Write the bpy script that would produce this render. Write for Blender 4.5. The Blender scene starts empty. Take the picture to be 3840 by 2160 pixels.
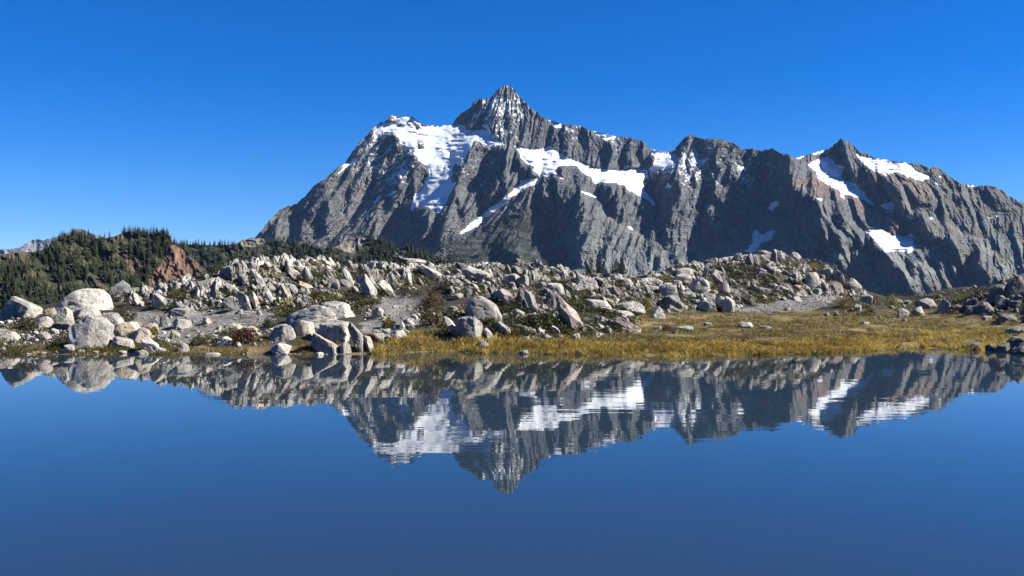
import bpy, math, random
import numpy as np
from mathutils import Vector

# ------------------------------------------------------------------ camera, sky, sun, exposure
H, F, HX, HY = 1.7, 3578.0, 1920.0, 1084.0          # eye height (m); focal length, centre and horizon in photo pixels
SC = bpy.context.scene
C = SC.collection
cam_d = bpy.data.cameras.new('camera'); cam = bpy.data.objects.new('camera', cam_d); C.objects.link(cam)
cam.location = (0, 0, H); cam.rotation_euler = (math.pi/2, 0, 0)
cam_d.sensor_width = 36; cam_d.lens = 36*F/3840; cam_d.shift_y = 4/3840
cam_d.clip_start = 0.1; cam_d.clip_end = 60000
SC.camera = cam
SUN_AZ, SUN_EL = math.radians(91), math.radians(36)   # clockwise from the view direction
world = bpy.data.worlds.new('World'); SC.world = world; world.use_nodes = True
wt = world.node_tree; bg = wt.nodes['Background']
sky = wt.nodes.new('ShaderNodeTexSky'); sky.sky_type = 'NISHITA'; sky.sun_disc = False
sky.sun_elevation = SUN_EL; sky.sun_rotation = SUN_AZ
sky.altitude = 1600; sky.air_density = 1.0; sky.dust_density = 0.0; sky.ozone_density = 10.0
hs = wt.nodes.new('ShaderNodeHueSaturation'); hs.inputs['Saturation'].default_value = 1.23; hs.inputs['Hue'].default_value = 0.511
wt.links.new(sky.outputs['Color'], hs.inputs['Color']); wt.links.new(hs.outputs['Color'], bg.inputs['Color'])
bg.inputs['Strength'].default_value = 0.050
sd = bpy.data.lights.new('sun', 'SUN'); sd.energy = 5.0; sd.angle = math.radians(0.5); sd.color = (1.0, 0.955, 0.88)
sun = bpy.data.objects.new('sun', sd); C.objects.link(sun)
sun.rotation_euler = Vector((math.sin(SUN_AZ)*math.cos(SUN_EL), math.cos(SUN_AZ)*math.cos(SUN_EL), math.sin(SUN_EL))).to_track_quat('Z', 'Y').to_euler()
vs = SC.view_settings; vs.view_transform = 'Standard'; vs.look = 'None'; vs.exposure = 1.54; vs.gamma = 1.0; vs.use_curve_mapping = False
SC.render.engine = 'CYCLES'
cy = SC.cycles; cy.use_denoising = True; cy.max_bounces = 6; cy.diffuse_bounces = 2; cy.glossy_bounces = 3
cy.transparent_max_bounces = 12; cy.volume_bounces = 0; cy.caustics_reflective = False; cy.caustics_refractive = False

# ------------------------------------------------------------------ helpers
rng = np.random.default_rng(7); random.seed(7)

def tag(o, label=None, cat=None, group=None, kind=None):
    if label: o['label'] = label
    if cat: o['category'] = cat
    if group: o['group'] = group
    if kind: o['kind'] = kind
    return o

def mesh_from(name, V, Fc, mat=None, smooth=False, attrs=None, mats=None, midx=None):
    me = bpy.data.meshes.new(name)
    V = np.asarray(V, np.float32); Fc = np.asarray(Fc, np.int32)
    n, k = Fc.shape
    me.vertices.add(len(V)); me.vertices.foreach_set('co', V.ravel())
    me.loops.add(n*k); me.loops.foreach_set('vertex_index', Fc.ravel())
    me.polygons.add(n); me.polygons.foreach_set('loop_start', np.arange(0, n*k, k, dtype=np.int32))
    me.polygons.foreach_set('loop_total', np.full(n, k, np.int32))
    me.polygons.foreach_set('use_smooth', np.full(n, smooth))
    for m in (mats or ([mat] if mat else [])): me.materials.append(m)
    if midx is not None: me.polygons.foreach_set('material_index', np.asarray(midx, np.int32))
    for an, arr in (attrs or {}).items():
        a = me.attributes.new(an, 'FLOAT_COLOR', 'POINT')
        arr = np.asarray(arr, np.float32)
        if arr.shape[1] == 3: arr = np.hstack([arr, np.ones((len(arr), 1), np.float32)])
        a.data.foreach_set('color', arr.ravel())
    me.update(calc_edges=True)
    return me

def obj(name, me, parent=None, loc=(0, 0, 0)):
    o = bpy.data.objects.new(name, me); C.objects.link(o); o.location = loc
    if parent: o.parent = parent
    return o

def _h(ix, iy, iz, s):
    n = (ix*374761393 + iy*668265263 + iz*2147483647 + s*1274126177) & 0xFFFFFFFF
    n = ((n ^ (n >> 13))*1274126177) & 0xFFFFFFFF
    n = ((n ^ (n >> 15))*2246822519) & 0xFFFFFFFF
    return ((n ^ (n >> 16)) & 0xFFFFFF)/0xFFFFFF*2-1

def vn(x, y, z=None, s=0):                            # value noise -1..1
    x = np.asarray(x, float); y = np.asarray(y, float)
    xi = np.floor(x).astype(np.int64); yi = np.floor(y).astype(np.int64)
    fx = x-xi; fy = y-yi; fx = fx*fx*fx*(fx*(fx*6-15)+10); fy = fy*fy*fy*(fy*(fy*6-15)+10)
    def layer(zi):
        a = _h(xi, yi, zi, s); b = _h(xi+1, yi, zi, s); c = _h(xi, yi+1, zi, s); d = _h(xi+1, yi+1, zi, s)
        return (a*(1-fx)+b*fx)*(1-fy) + (c*(1-fx)+d*fx)*fy
    if z is None: return layer(np.zeros_like(xi))
    z = np.asarray(z, float); zi = np.floor(z).astype(np.int64); fz = z-zi; fz = fz*fz*(3-2*fz)
    return layer(zi)*(1-fz) + layer(zi+1)*fz

def fbm(x, y, o=4, s=0, g=0.5, z=None):
    t = 0; a = 1; n = 0
    for k in range(o):
        q = 2.03**k
        t = t + a*vn(x*q+k*17.3, y*q-k*9.1, None if z is None else z*q+k*5.7, s+k); n += a; a *= g
    return t/n

def ridged(x, y, o=4, s=0, g=0.5):
    t = 0; a = 1; n = 0
    for k in range(o):
        q = 2.07**k
        t = t + a*(1-2*np.abs(vn(x*q+k*13.7, y*q+k*7.9, None, s+k))); n += a; a *= g
    return t/n

def inpoly(px, py, poly):
    inside = np.zeros(np.shape(px), bool); P = np.asarray(poly, float); n = len(P)
    x0, y0 = P.min(0); x1, y1 = P.max(0)
    cand = (px >= x0) & (px <= x1) & (py >= y0) & (py <= y1)
    qx = px[cand]; qy = py[cand]; r = np.zeros(qx.shape, bool); j = n-1
    for i in range(n):
        xi, yi = P[i]; xj, yj = P[j]
        if yi != yj:
            r ^= ((yi > qy) != (yj > qy)) & (qx < (xj-xi)*(qy-yi)/(yj-yi)+xi)
        j = i
    inside[cand] = r
    return inside

def blur(A, r):
    k = np.ones(2*r+1)/(2*r+1)
    for ax in (0, 1):
        P = np.pad(A, [(r, r) if i == ax else (0, 0) for i in (0, 1)], mode='edge')
        cs = np.cumsum(np.insert(P, 0, 0, axis=ax), axis=ax)
        n = A.shape[ax]
        A = (np.take(cs, range(2*r+1, 2*r+1+n), axis=ax) - np.take(cs, range(0, n), axis=ax))/(2*r+1)
    return A

def bil(A, gx, gy):
    h, w = A.shape
    gx = np.clip(gx, 0, w-1.001); gy = np.clip(gy, 0, h-1.001)
    i = gx.astype(int); j = gy.astype(int); a = gx-i; b = gy-j
    return (A[j, i]*(1-a)+A[j, i+1]*a)*(1-b) + (A[j+1, i]*(1-a)+A[j+1, i+1]*a)*b

# ------------------------------------------------------------------ materials
def nt_mat(name):
    m = bpy.data.materials.new(name); m.use_nodes = True
    return m, m.node_tree, m.node_tree.nodes['Principled BSDF']

def N(t, typ, **kw):
    n = t.nodes.new(typ)
    for k, v in kw.items():
        if k.startswith('i_'):
            n.inputs[k[2:].replace('_', ' ')].default_value = v
        else: setattr(n, k, v)
    return n

def mixc(t, fac, a, b, mode='MIX'):
    n = t.nodes.new('ShaderNodeMix'); n.data_type = 'RGBA'; n.blend_type = mode
    for sock, v in ((n.inputs[0], fac), (n.inputs[6], a), (n.inputs[7], b)):
        if hasattr(v, 'links'): t.links.new(v, sock)
        elif isinstance(v, (int, float)): sock.default_value = v
        else: sock.default_value = (*v, 1)
    return n.outputs[2]

def ramp(t, src, p0, p1):
    n = t.nodes.new('ShaderNodeMapRange'); n.clamp = True
    t.links.new(src, n.inputs[0]); n.inputs[1].default_value = p0; n.inputs[2].default_value = p1
    return n.outputs[0]

def noise(t, co, scale, detail=4, rough=0.55, dist=0.0):
    n = N(t, 'ShaderNodeTexNoise'); n.inputs['Scale'].default_value = scale; n.inputs['Detail'].default_value = detail
    n.inputs['Roughness'].default_value = rough; n.inputs['Distortion'].default_value = dist
    if co is not None: t.links.new(co, n.inputs['Vector'])
    return n.outputs['Fac']

def bump(t, b, src, strength, dist):
    n = N(t, 'ShaderNodeBump'); n.inputs['Strength'].default_value = strength; n.inputs['Distance'].default_value = dist
    t.links.new(src, n.inputs['Height']); t.links.new(n.outputs[0], b.inputs['Normal'])

def attr(t, name):
    a = N(t, 'ShaderNodeAttribute', attribute_name=name); return a.outputs['Color']

def rock_mat(name, light=(0.45, 0.425, 0.382), mid=(0.245, 0.232, 0.21), dark=(0.05, 0.048, 0.042), per='object', lich=0.75):
    m, t, b = nt_mat(name)
    geo = N(t, 'ShaderNodeNewGeometry'); P = geo.outputs['Position']
    n1 = noise(t, P, 1.3, 5, 0.6, 0.4); n2 = noise(t, P, 9, 4, 0.65); n3 = noise(t, P, 45, 3, 0.6)
    c = mixc(t, ramp(t, n1, 0.36, 0.62), mid, light)
    c = mixc(t, ramp(t, n2, 0.54, 0.70), c, mixc(t, lich, c, dark))
    st = N(t, 'ShaderNodeMapping'); st.inputs['Scale'].default_value = (2.2, 2.2, .5); st.inputs['Rotation'].default_value = (.3, .5, 0); t.links.new(P, st.inputs['Vector'])
    c = mixc(t, ramp(t, noise(t, st.outputs[0], 2.6, 5, 0.7, .6), 0.52, 0.66), c, mixc(t, .72, c, dark))
    c = mixc(t, ramp(t, n3, 0.56, 0.70), c, mixc(t, 0.5, c, (0.03, 0.03, 0.028)))
    if per == 'object':
        oi = N(t, 'ShaderNodeObjectInfo'); c = mixc(t, 1.0, c, oi.outputs['Color'], 'MULTIPLY')
    else: c = mixc(t, 1.0, c, attr(t, 'tint'), 'MULTIPLY')
    c = mixc(t, 1.0, c, (KA, KA, KA), 'MULTIPLY')
    t.links.new(c, b.inputs['Base Color']); b.inputs['Roughness'].default_value = 0.88; b.inputs['Specular IOR Level'].default_value = 0.25
    h = mixc(t, 0.4, n2, n3); bump(t, b, h, 1.0, 0.06)
    return m

def tint_mat(name, rough=0.9, scale=None, bstr=0.0, bdist=0.1, trans=0.0, var=0.25):
    m, t, b = nt_mat(name)
    geo = N(t, 'ShaderNodeNewGeometry'); c = attr(t, 'tint')
    if scale:
        n1 = noise(t, geo.outputs['Position'], scale, 5, 0.65)
        c = mixc(t, 1.0, c, mixc(t, ramp(t, n1, 0.3, 0.7), (1-var,)*3, (1+var,)*3), 'MULTIPLY')
        if bstr: bump(t, b, n1, bstr, bdist)
    c = mixc(t, 1.0, c, (KA, KA, KA), 'MULTIPLY')
    t.links.new(c, b.inputs['Base Color']); b.inputs['Roughness'].default_value = rough; b.inputs['Specular IOR Level'].default_value = 0.2
    if trans:
        tr = N(t, 'ShaderNodeBsdfTranslucent'); t.links.new(c, tr.inputs['Color'])
        mx = N(t, 'ShaderNodeMixShader'); mx.inputs[0].default_value = trans
        t.links.new(b.outputs[0], mx.inputs[1]); t.links.new(tr.outputs[0], mx.inputs[2])
        t.links.new(mx.outputs[0], t.nodes['Material Output'].inputs['Surface'])
    return m

KA = 0.80                                               # all daylight albedos, scaled to the exposure
M_boulder = rock_mat('boulder_granite')
M_rubble = rock_mat('rubble_granite', per='attr')
M_mountain = tint_mat('mountain_rock', 0.95, 0.035, 0.9, 9.0, var=0.3)
M_hill = tint_mat('hill_ground', 0.95, 0.12, 0.5, 2.0, var=0.3)
M_foliage = tint_mat('foliage', 0.7, trans=0.25)
M_conifer = tint_mat('conifer_needles', 0.75, trans=0.1)
M_grass = tint_mat('grass_blades', 0.6, trans=0.4)
def snow_mat():
    m, t, b = nt_mat('snow')
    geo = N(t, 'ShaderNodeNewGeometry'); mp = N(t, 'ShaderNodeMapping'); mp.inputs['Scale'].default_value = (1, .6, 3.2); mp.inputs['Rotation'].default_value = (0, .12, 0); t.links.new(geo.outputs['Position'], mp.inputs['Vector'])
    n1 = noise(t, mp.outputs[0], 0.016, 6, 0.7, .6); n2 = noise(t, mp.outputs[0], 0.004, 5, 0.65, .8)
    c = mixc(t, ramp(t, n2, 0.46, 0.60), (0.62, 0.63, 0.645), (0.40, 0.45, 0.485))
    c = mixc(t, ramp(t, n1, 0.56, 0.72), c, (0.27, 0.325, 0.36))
    t.links.new(c, b.inputs['Base Color']); b.inputs['Roughness'].default_value = 0.7; b.inputs['Specular IOR Level'].default_value = 0.2
    bump(t, b, n1, 0.8, 12.0); return m
M_snow = snow_mat()

# ------------------------------------------------------------------ traced outlines of the massif (zoom origin and scale -> photo pixels)
ZM = {'A': (900, 420, 2.498), 'B': (1400, 300, 2.498), 'C': (1900, 450, 2.498), 'D': (2400, 480, 2.498), 'E': (2900, 500, 2.415), 'F': (3300, 560, 2.415)}
def Z(k, flat):
    ox, oy, s = ZM[k]; a = np.array(flat, float).reshape(-1, 2); return a/s + (ox, oy)

SKY_MTN = np.array([820,950, 850,930, 900,904, 954,890, 984,860, 1020,814, 1054,784, 1088,769, 1110,769, 1124,750, 1146,734, 1172,700, 1216,672, 1244,648, 1268,626, 1288,620, 1304,596, 1324,564, 1348,530, 1380,502, 1384,492, 1406,472, 1420,460, 1440,458, 1454,446, 1468,434, 1480,431, 1496,438, 1516,440, 1528,434, 1544,436, 1564,452, 1572,460, 1608,470, 1656,471, 1698,466, 1704,454, 1732,420, 1766,402, 1774,384, 1798,370, 1816,371, 1842,366, 1860,342, 1878,324, 1896,319, 1912,317, 1924,328, 1940,346, 1954,366, 1972,386, 1994,408, 2042,441, 2085,458, 2118,468, 2123,467, 2171,469, 2209,485, 2231,493, 2317,514, 2327,510, 2365,517, 2419,533, 2427,544, 2432,556, 2484,571, 2521,568, 2535,552, 2545,544, 2564,517, 2586,505, 2597,507, 2640,521, 2704,521, 2742,533, 2769,544, 2780,558, 2823,558, 2855,565, 2896,556, 2932,574, 2964,581, 2985,594, 3019,583, 3105,558, 3133,535, 3153,521, 3183,531, 3215,558, 3224,572, 3242,572, 3274,588, 3278,592, 3338,601, 3410,613, 3438,611, 3483,628, 3515,626, 3542,647, 3574,669, 3611,690, 3661,698, 3697,694, 3738,701, 3784,733, 3834,760, 3950,820, 4250,950], float).reshape(-1, 2)

SHADE = [  # shaded areas, cast shadows included, shaped as left-facing flanks: (weight, outline)
 (1, Z('A', [135,1175, 210,1100, 310,1000, 310,1060, 300,1150, 290,1200, 150,1190])),
 (1, Z('A', [520,880, 560,830, 640,780, 800,680, 830,690, 790,760, 720,830, 690,880, 660,960, 610,1010, 580,1090, 560,1150, 570,1200, 500,1200, 500,1050, 510,960])),
 (1, Z('A', [800,860, 835,830, 840,930, 800,1000, 790,1060, 800,1130, 770,1140, 750,1060, 700,1080, 660,1110, 690,1060, 760,970, 790,910])),
 (1, Z('A', [1010,700, 1040,680, 1025,800, 1010,880, 1000,960, 985,960, 1000,850])),
 (1, Z('A', [1499,540, 1430,560, 1340,640, 1230,740, 1180,850, 1120,920, 1050,1000, 1000,1060, 960,1110, 830,1200, 790,1250, 890,1250, 1000,1200, 1130,1150, 1200,1050, 1260,930, 1330,850, 1400,790, 1499,720])),
 (.8, Z('A', [1200,205, 1265,140, 1250,200, 1200,290, 1130,330, 1050,420, 1000,470, 1030,400, 1110,290])),
 (.6, Z('A', [1300,230, 1440,210, 1480,280, 1400,330, 1330,330])),
 (.4, Z('B', [760,420, 830,310, 930,220, 1000,180, 1100,170, 1200,70, 1230,60, 1260,130, 1180,250, 1150,400, 1080,440, 1000,420, 860,460])),
 (.25, Z('B', [610,460, 680,430, 750,415, 860,420, 870,470, 740,500])),
 (.85, Z('B', [760,670, 880,600, 940,600, 870,700, 860,760, 760,800, 730,960, 790,950, 700,1120, 660,1210, 600,1260, 550,1210, 480,1190, 420,1180, 350,1250, 350,1180, 400,1060, 480,990, 490,920, 600,870, 680,790, 720,720])),
 (1, Z('B', [940,570, 960,600, 900,690, 880,780, 830,850, 790,930, 740,960, 740,880, 760,800, 860,780, 870,690])),
 (1, Z('B', [1080,650, 1220,620, 1240,700, 1200,780, 1150,840, 1110,820, 1060,880, 1050,800])),
 (1, Z('B', [1010,960, 1040,930, 1080,960, 1150,860, 1160,1000, 1120,1060, 1090,1140, 1020,1200, 1005,1180, 1010,1080, 960,1060, 900,1110, 860,1190, 830,1280, 810,1230, 850,1130, 920,1010])),
 (1, Z('B', [1200,880, 1250,900, 1240,980, 1230,1090, 1160,1150, 1150,1090, 1180,990])),
 (1, Z('B', [1340,800, 1390,780, 1420,850, 1480,910, 1370,920, 1345,870])),
 (1, Z('B', [390,1040, 380,1100, 340,1240, 400,1200, 470,1190, 540,1210, 570,1260, 530,1300, 520,1370, 470,1449, 430,1520, 60,1520, 80,1449, 150,1320, 190,1230, 280,1140])),
 (1, Z('B', [730,1060, 700,1130, 690,1200, 660,1260, 620,1280, 600,1350, 570,1449, 540,1520, 610,1520, 640,1449, 680,1340, 700,1240, 760,1110, 770,1050])),
 (1, Z('B', [760,1110, 790,1080, 820,1160, 800,1250, 790,1210])),
 (.9, Z('B', [0,1000, 60,930, 200,870, 330,700, 350,660, 390,730, 370,800, 330,830, 250,900, 180,960, 90,1020, 0,1080])),
 (.7, Z('B', [110,520, 190,510, 230,570, 200,660, 120,660, 60,600])),
 (1, Z('B', [400,1000, 480,940, 500,1000, 440,1040, 390,1030])),
 (.8, Z('C', [370,230, 480,110, 560,60, 540,130, 470,220, 420,240])),
 (.7, Z('C', [690,100, 760,120, 760,200, 720,280, 690,200])),
 (.7, Z('C', [880,290, 960,220, 975,300, 965,400, 915,360])),
 (.7, Z('C', [1085,280, 1130,260, 1140,350, 1090,460])),
 (.7, Z('C', [1230,290, 1270,210, 1290,300, 1260,420, 1240,400])),
 (1, Z('C', [1290,450, 1330,400, 1400,390, 1370,430, 1310,460])),
 (1, Z('C', [90,420, 130,400, 180,450, 250,510, 300,550, 200,555, 130,540, 95,490])),
 (1, Z('C', [340,540, 430,500, 460,560, 420,600, 340,610, 240,620, 310,590])),
 (1, Z('C', [250,700, 300,690, 420,740, 540,660, 640,660, 720,720, 740,830, 720,930, 680,1000, 670,1100, 680,1200, 700,1370, 640,1320, 570,1190, 520,1090, 470,1080, 480,960, 460,870, 420,920, 380,950, 340,900, 310,850, 260,790])),
 (1, Z('C', [-200,880, 0,770, 60,740, 190,650, 200,720, 180,800, 110,830, 50,870, 0,930, -120,960, -250,1010])),
 (1, Z('C', [880,620, 960,600, 980,700, 920,810, 870,740, 850,680])),
 (1, Z('C', [1090,640, 1060,720, 1030,800, 1000,900, 920,850, 970,760, 990,690])),
 (.8, Z('C', [1200,760, 1280,800, 1290,880, 1240,850])),
 (1, Z('C', [1300,960, 1360,980, 1350,1050, 1290,1070, 1280,1030])),
 (1, Z('C', [1440,1060, 1499,1040, 1499,1170, 1450,1140])),
 (1, Z('C', [-100,1200, 60,1240, 140,1290, 150,1400, -100,1400])),
 (1, Z('C', [1390,1290, 1440,1290, 1440,1380, 1410,1370])),
 (1, Z('D', [100,440, 150,410, 240,400, 340,330, 370,260, 370,400, 380,600, 360,690, 300,720, 290,900, 200,920, 140,870, 180,780, 140,650, 110,540])),
 (1, Z('D', [370,130, 450,70, 480,120, 420,200, 390,280, 340,230])),
 (.7, Z('D', [490,80, 560,90, 640,120, 750,110, 760,160, 700,280, 690,380, 600,380, 580,300, 530,200])),
 (.9, Z('D', [590,490, 680,420, 700,500, 680,600, 780,700, 690,710, 620,660, 580,560])),
 (.9, Z('D', [780,430, 830,390, 900,400, 900,480, 840,520, 780,560, 740,480])),
 (1, Z('D', [900,560, 960,480, 960,590, 930,700, 920,800, 900,900, 850,910, 830,830, 870,720, 900,640])),
 (1, Z('D', [1150,200, 1230,190, 1330,240, 1400,270, 1400,350, 1420,440, 1430,580, 1490,600, 1600,700, 1600,1250, 1280,1250, 1150,1250, 660,1300, 520,1300, 520,1250, 600,1170, 580,1080, 560,1000, 600,900, 640,880, 700,900, 740,1010, 810,1000, 900,940, 1030,870, 1090,760, 1110,600, 1140,500, 1140,360])),
 (.9, Z('D', [600,760, 680,790, 720,880, 640,880, 600,860])),
 (1, Z('D', [200,900, 260,960, 270,1030, 240,1100, 190,1060, 180,980])),
 (1, Z('D', [30,960, 80,930, 90,1000, 40,1000])),
 (.8, Z('D', [480,1050, 520,1100, 490,1140, 450,1090])),
 (.8, Z('D', [130,1220, 180,1240, 160,1310])),
 (.7, Z('D', [1010,200, 1060,200, 1070,400, 1060,480, 1020,380])),
 (1, Z('E', [0,140, 130,190, 150,300, 180,510, 260,530, 340,570, 400,610, 450,690, 500,700, 560,740, 640,740, 640,790, 600,880, 560,800, 520,790, 490,720, 420,720, 420,870, 400,940, 390,1030, 350,970, 310,980, 270,1000, 280,1160, 150,1160, 0,1160])),
 (.6, Z('E', [390,220, 500,150, 610,60, 660,110, 680,170, 730,180, 800,270, 900,350, 960,440, 1060,450, 1160,480, 1160,600, 1190,700, 1110,700, 1060,630, 950,650, 920,670, 860,600, 790,500, 740,450, 650,430, 620,380, 660,300, 560,280, 530,220, 470,210])),
 (.5, Z('E', [390,230, 470,210, 540,230, 560,280, 650,300, 620,390, 560,400, 470,380, 440,330, 390,280])),
 (.5, Z('E', [670,430, 740,450, 800,520, 900,630, 850,600, 740,520])),
 (.6, Z('E', [950,650, 1080,620, 1110,680, 1000,690])),
 (1, Z('E', [430,860, 480,870, 490,960, 570,1080, 480,1100, 430,1050, 400,960])),
 (1, Z('E', [530,850, 560,880, 600,930, 630,1050, 590,1070, 550,1000])),
 (1, Z('E', [390,1130, 560,1090, 640,1070, 580,1130, 540,1190, 540,1300, 410,1200])),
 (1, Z('E', [730,1060, 790,940, 800,1000, 760,1100, 740,1180, 720,1120])),
 (1, Z('E', [840,920, 880,950, 940,1040, 1000,1100, 1050,1160, 1090,1260, 1150,1300, 1250,1449, 1030,1449, 960,1330, 920,1250, 900,1150, 850,1050])),
 (1, Z('E', [1200,790, 1304,790, 1304,900, 1200,910])),
 (1, Z('E', [700,1280, 830,1310, 960,1340, 1030,1470, 800,1470])),
 (1, Z('F', [240,640, 380,640, 440,740, 500,780, 420,840, 400,790, 320,800, 230,760])),
 (1, Z('F', [0,300, 110,300, 190,330, 200,440, 230,560, 140,560, 100,480, 0,490])),
 (.7, Z('F', [380,480, 470,470, 600,490, 560,530, 430,540])),
 (.9, Z('F', [420,740, 480,760, 560,800, 680,840, 700,920, 620,940, 560,860, 470,840])),
 (.9, Z('F', [230,1030, 280,1020, 330,1120, 320,1180, 270,1150])),
 (.9, Z('F', [330,1040, 370,1030, 410,1130, 380,1170])),
 (.9, Z('F', [470,1010, 520,980, 580,1050, 660,1090, 700,1180, 600,1120, 520,1060])),
 (.9, Z('F', [600,970, 760,1000, 880,970, 900,1050, 780,1090, 690,1070])),
 (1, Z('F', [740,1120, 850,1090, 940,1080, 1000,1150, 1110,1190, 1100,1280, 900,1280, 790,1200])),
 (.8, Z('F', [900,340, 980,380, 1060,470, 1000,480, 930,420])),
 (.7, Z('F', [620,430, 700,410, 760,460, 720,490])),
 (1, Z('F', [0,930, 60,960, 120,1060, 240,1180, 300,1260, 370,1330, 0,1330])),
 (.8, Z('F', [370,1240, 560,1240, 480,1320, 380,1320])),
 (.7, Z('F', [1010,660, 1120,680, 1100,720, 1040,720])),
]
LIT = [Z('D', [640,1040, 690,1040, 690,1100, 650,1130, 630,1080]), Z('E', [300,980, 320,980, 325,1130, 295,1120]), Z('E', [350,970, 375,990, 405,1090, 380,1150, 350,1100])]
# kind: g glacier / s snow patch
SNOW = [
 ('g', Z('B', [20,440, 100,400, 130,370, 200,330, 330,337, 410,380, 450,410, 520,427, 640,428, 745,415, 860,425, 870,470, 1020,465, 1080,480, 1120,530, 1250,605, 1180,620, 1120,640, 1040,610, 960,570, 930,610, 880,690, 860,760, 760,800, 735,900, 740,960, 790,945, 720,1070, 660,1210, 610,1260, 550,1210, 480,1190, 410,1190, 350,1250, 350,1180, 390,1070, 470,1000, 490,920, 530,890, 500,800, 440,770, 400,720, 330,660, 290,680, 260,600, 200,500, 120,490, 60,540, 10,560, 0,480])),
 ('s', Z('B', [1020,420, 1070,430, 1110,520, 1180,560, 1130,545, 1080,475])),
 ('s', Z('A', [1130,1000, 1170,960, 1240,880, 1280,800, 1330,770, 1310,830, 1250,890, 1190,970, 1140,1020])),
 ('s', Z('A', [1350,800, 1400,760, 1480,720, 1480,760, 1420,790])),
 ('s', Z('A', [980,490, 1010,470, 1060,430, 1120,410, 1100,470, 1060,490, 1000,520, 960,560, 900,595, 950,540, 960,510])),
 ('g', Z('C', [60,240, 130,260, 230,275, 330,265, 400,245, 440,270, 560,350, 700,400, 830,455, 950,460, 1060,475, 1160,460, 1320,460, 1330,540, 1280,600, 1290,660, 1340,720, 1390,780, 1380,815, 1300,750, 1250,720, 1200,690, 1140,670, 1090,620, 1030,600, 960,590, 880,590, 840,610, 790,550, 700,490, 650,440, 580,430, 500,440, 450,490, 560,560, 500,550, 440,510, 400,530, 340,540, 300,610, 250,615, 151,668, 51,740, 1,780, -149,890, -209,932, -269,1000, -369,1050, -459,1080, -349,968, -269,918, -199,858, -109,798, -19,728, 21,680, 60,650, 110,600, 120,555, 200,555, 310,540, 270,500, 200,430, 150,370, 110,310])),
 ('s', Z('C', [385,-5, 545,45, 480,95, 440,60])),
 ('s', Z('C', [815,100, 1050,155, 1010,190, 960,200, 880,170, 830,130])),
 ('g', Z('D', [80,185, 220,215, 300,215, 345,250, 340,330, 240,400, 150,400, 115,420, 120,480, 100,490, 75,380, 130,330, 140,290])),
 ('s', Z('D', [220,560, 260,500, 290,545, 320,545, 270,570])),
 ('s', Z('D', [1185,750, 1220,700, 1250,680, 1305,690, 1300,730, 1230,780])),
 ('s', Z('D', [1040,1000, 1080,960, 1110,950, 1120,990, 1170,990, 1180,960, 1280,955, 1230,1050, 1140,1080, 1110,1130, 1070,1170, 980,1160, 1010,1120, 1050,1080])),
 ('s', Z('D', [480,140, 530,190, 540,270, 590,330, 560,340, 520,270, 500,210])),
 ('s', Z('D', [415,215, 440,260, 465,300, 430,285, 405,310])),
 ('s', Z('D', [920,345, 975,365, 1000,380, 930,390])),
 ('s', Z('D', [945,430, 1000,470, 1060,530, 1040,525, 980,470])),
 ('g', Z('E', [310,290, 390,230, 470,210, 540,225, 560,280, 650,300, 620,390, 660,430, 740,450, 800,520, 900,630, 930,680, 1000,700, 960,695, 870,640, 780,590, 700,570, 650,560, 650,600, 730,650, 660,620, 610,580, 600,530, 500,470, 410,420, 390,360])),
 ('s', Z('E', [195,215, 270,195, 285,208, 220,240])),
 ('s', Z('E', [345,185, 500,135, 470,170, 390,205])),
 ('s', Z('E', [370,570, 460,600, 430,625])),
 ('g', Z('E', [725,165, 800,210, 910,220, 1000,230, 1230,268, 1250,285, 1290,330, 1350,365, 1430,385, 1445,410, 1370,430, 1355,445, 1300,432, 1220,400, 1130,360, 1050,370, 1040,410, 990,370, 900,340, 810,280, 760,220])),
 ('s', Z('F', [510,235, 560,240, 600,260, 550,257])),
 ('s', Z('F', [500,305, 560,325, 520,322])),
 ('s', Z('F', [745,315, 860,325, 875,340, 800,342])),
 ('s', Z('F', [235,560, 250,590, 310,610, 290,635, 240,620])),
 ('s', Z('F', [440,620, 480,600, 488,635, 450,640])),
 ('s', Z('F', [963,620, 1022,620, 1018,634, 970,632])),
 ('s', Z('F', [1040,600, 1066,600, 1064,616, 1042,616])),
 ('s', Z('F', [582,783, 600,785, 617,807, 600,803])),
 ('g', Z('E', [810,880, 930,860, 1000,880, 1080,920, 1200,940, 1260,960, 1290,1030, 1250,1095, 1140,1070, 1010,1080, 960,1020, 900,960])),
 ('s', Z('E', [950,650, 1060,620, 1110,670, 1080,700, 1000,690])),
 ('s', Z('E', [1010,700, 1090,705, 1080,720, 1040,716])),
 ('s', Z('E', [1200,910, 1250,910, 1304,950, 1220,950])),
 ('s', Z('C', [690,670, 770,690, 860,735, 840,730, 760,700])),
 ('s', Z('C', [1135,1005, 1160,1005, 1185,1035, 1160,1025])),
]
HOLES = [Z('B', [110,390, 180,345, 240,380, 310,440, 230,420, 170,400]), Z('B', [365,400, 400,410, 455,458, 410,450]), Z('B', [410,605, 470,600, 475,640, 410,642]),
         Z('B', [310,400, 340,410, 350,430, 330,425]), Z('C', [180,420, 250,430, 240,470, 205,460])]
BROWN = [Z('E', [620,380, 700,440, 900,350, 1050,370, 1130,365, 1304,430, 1304,560, 1160,480, 1000,440, 960,560, 1100,700, 1210,760, 1200,910, 1100,920, 940,860, 880,760, 700,640, 500,560, 330,560, 190,500, 180,400]),
         Z('F', [0,220, 100,215, 250,260, 400,300, 470,380, 430,450, 330,440, 250,370, 100,310, 0,300])]
TALUS = [Z('F', [230,440, 330,480, 520,600, 700,700, 900,790, 1050,900, 1120,980, 1000,960, 800,800, 600,760, 470,640, 260,560]), Z('F', [560,340, 760,380, 860,440, 700,420]),
         Z('C', [830,830, 920,860, 1050,950, 1250,1060, 1330,1110, 1180,1080, 1000,960])]
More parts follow.
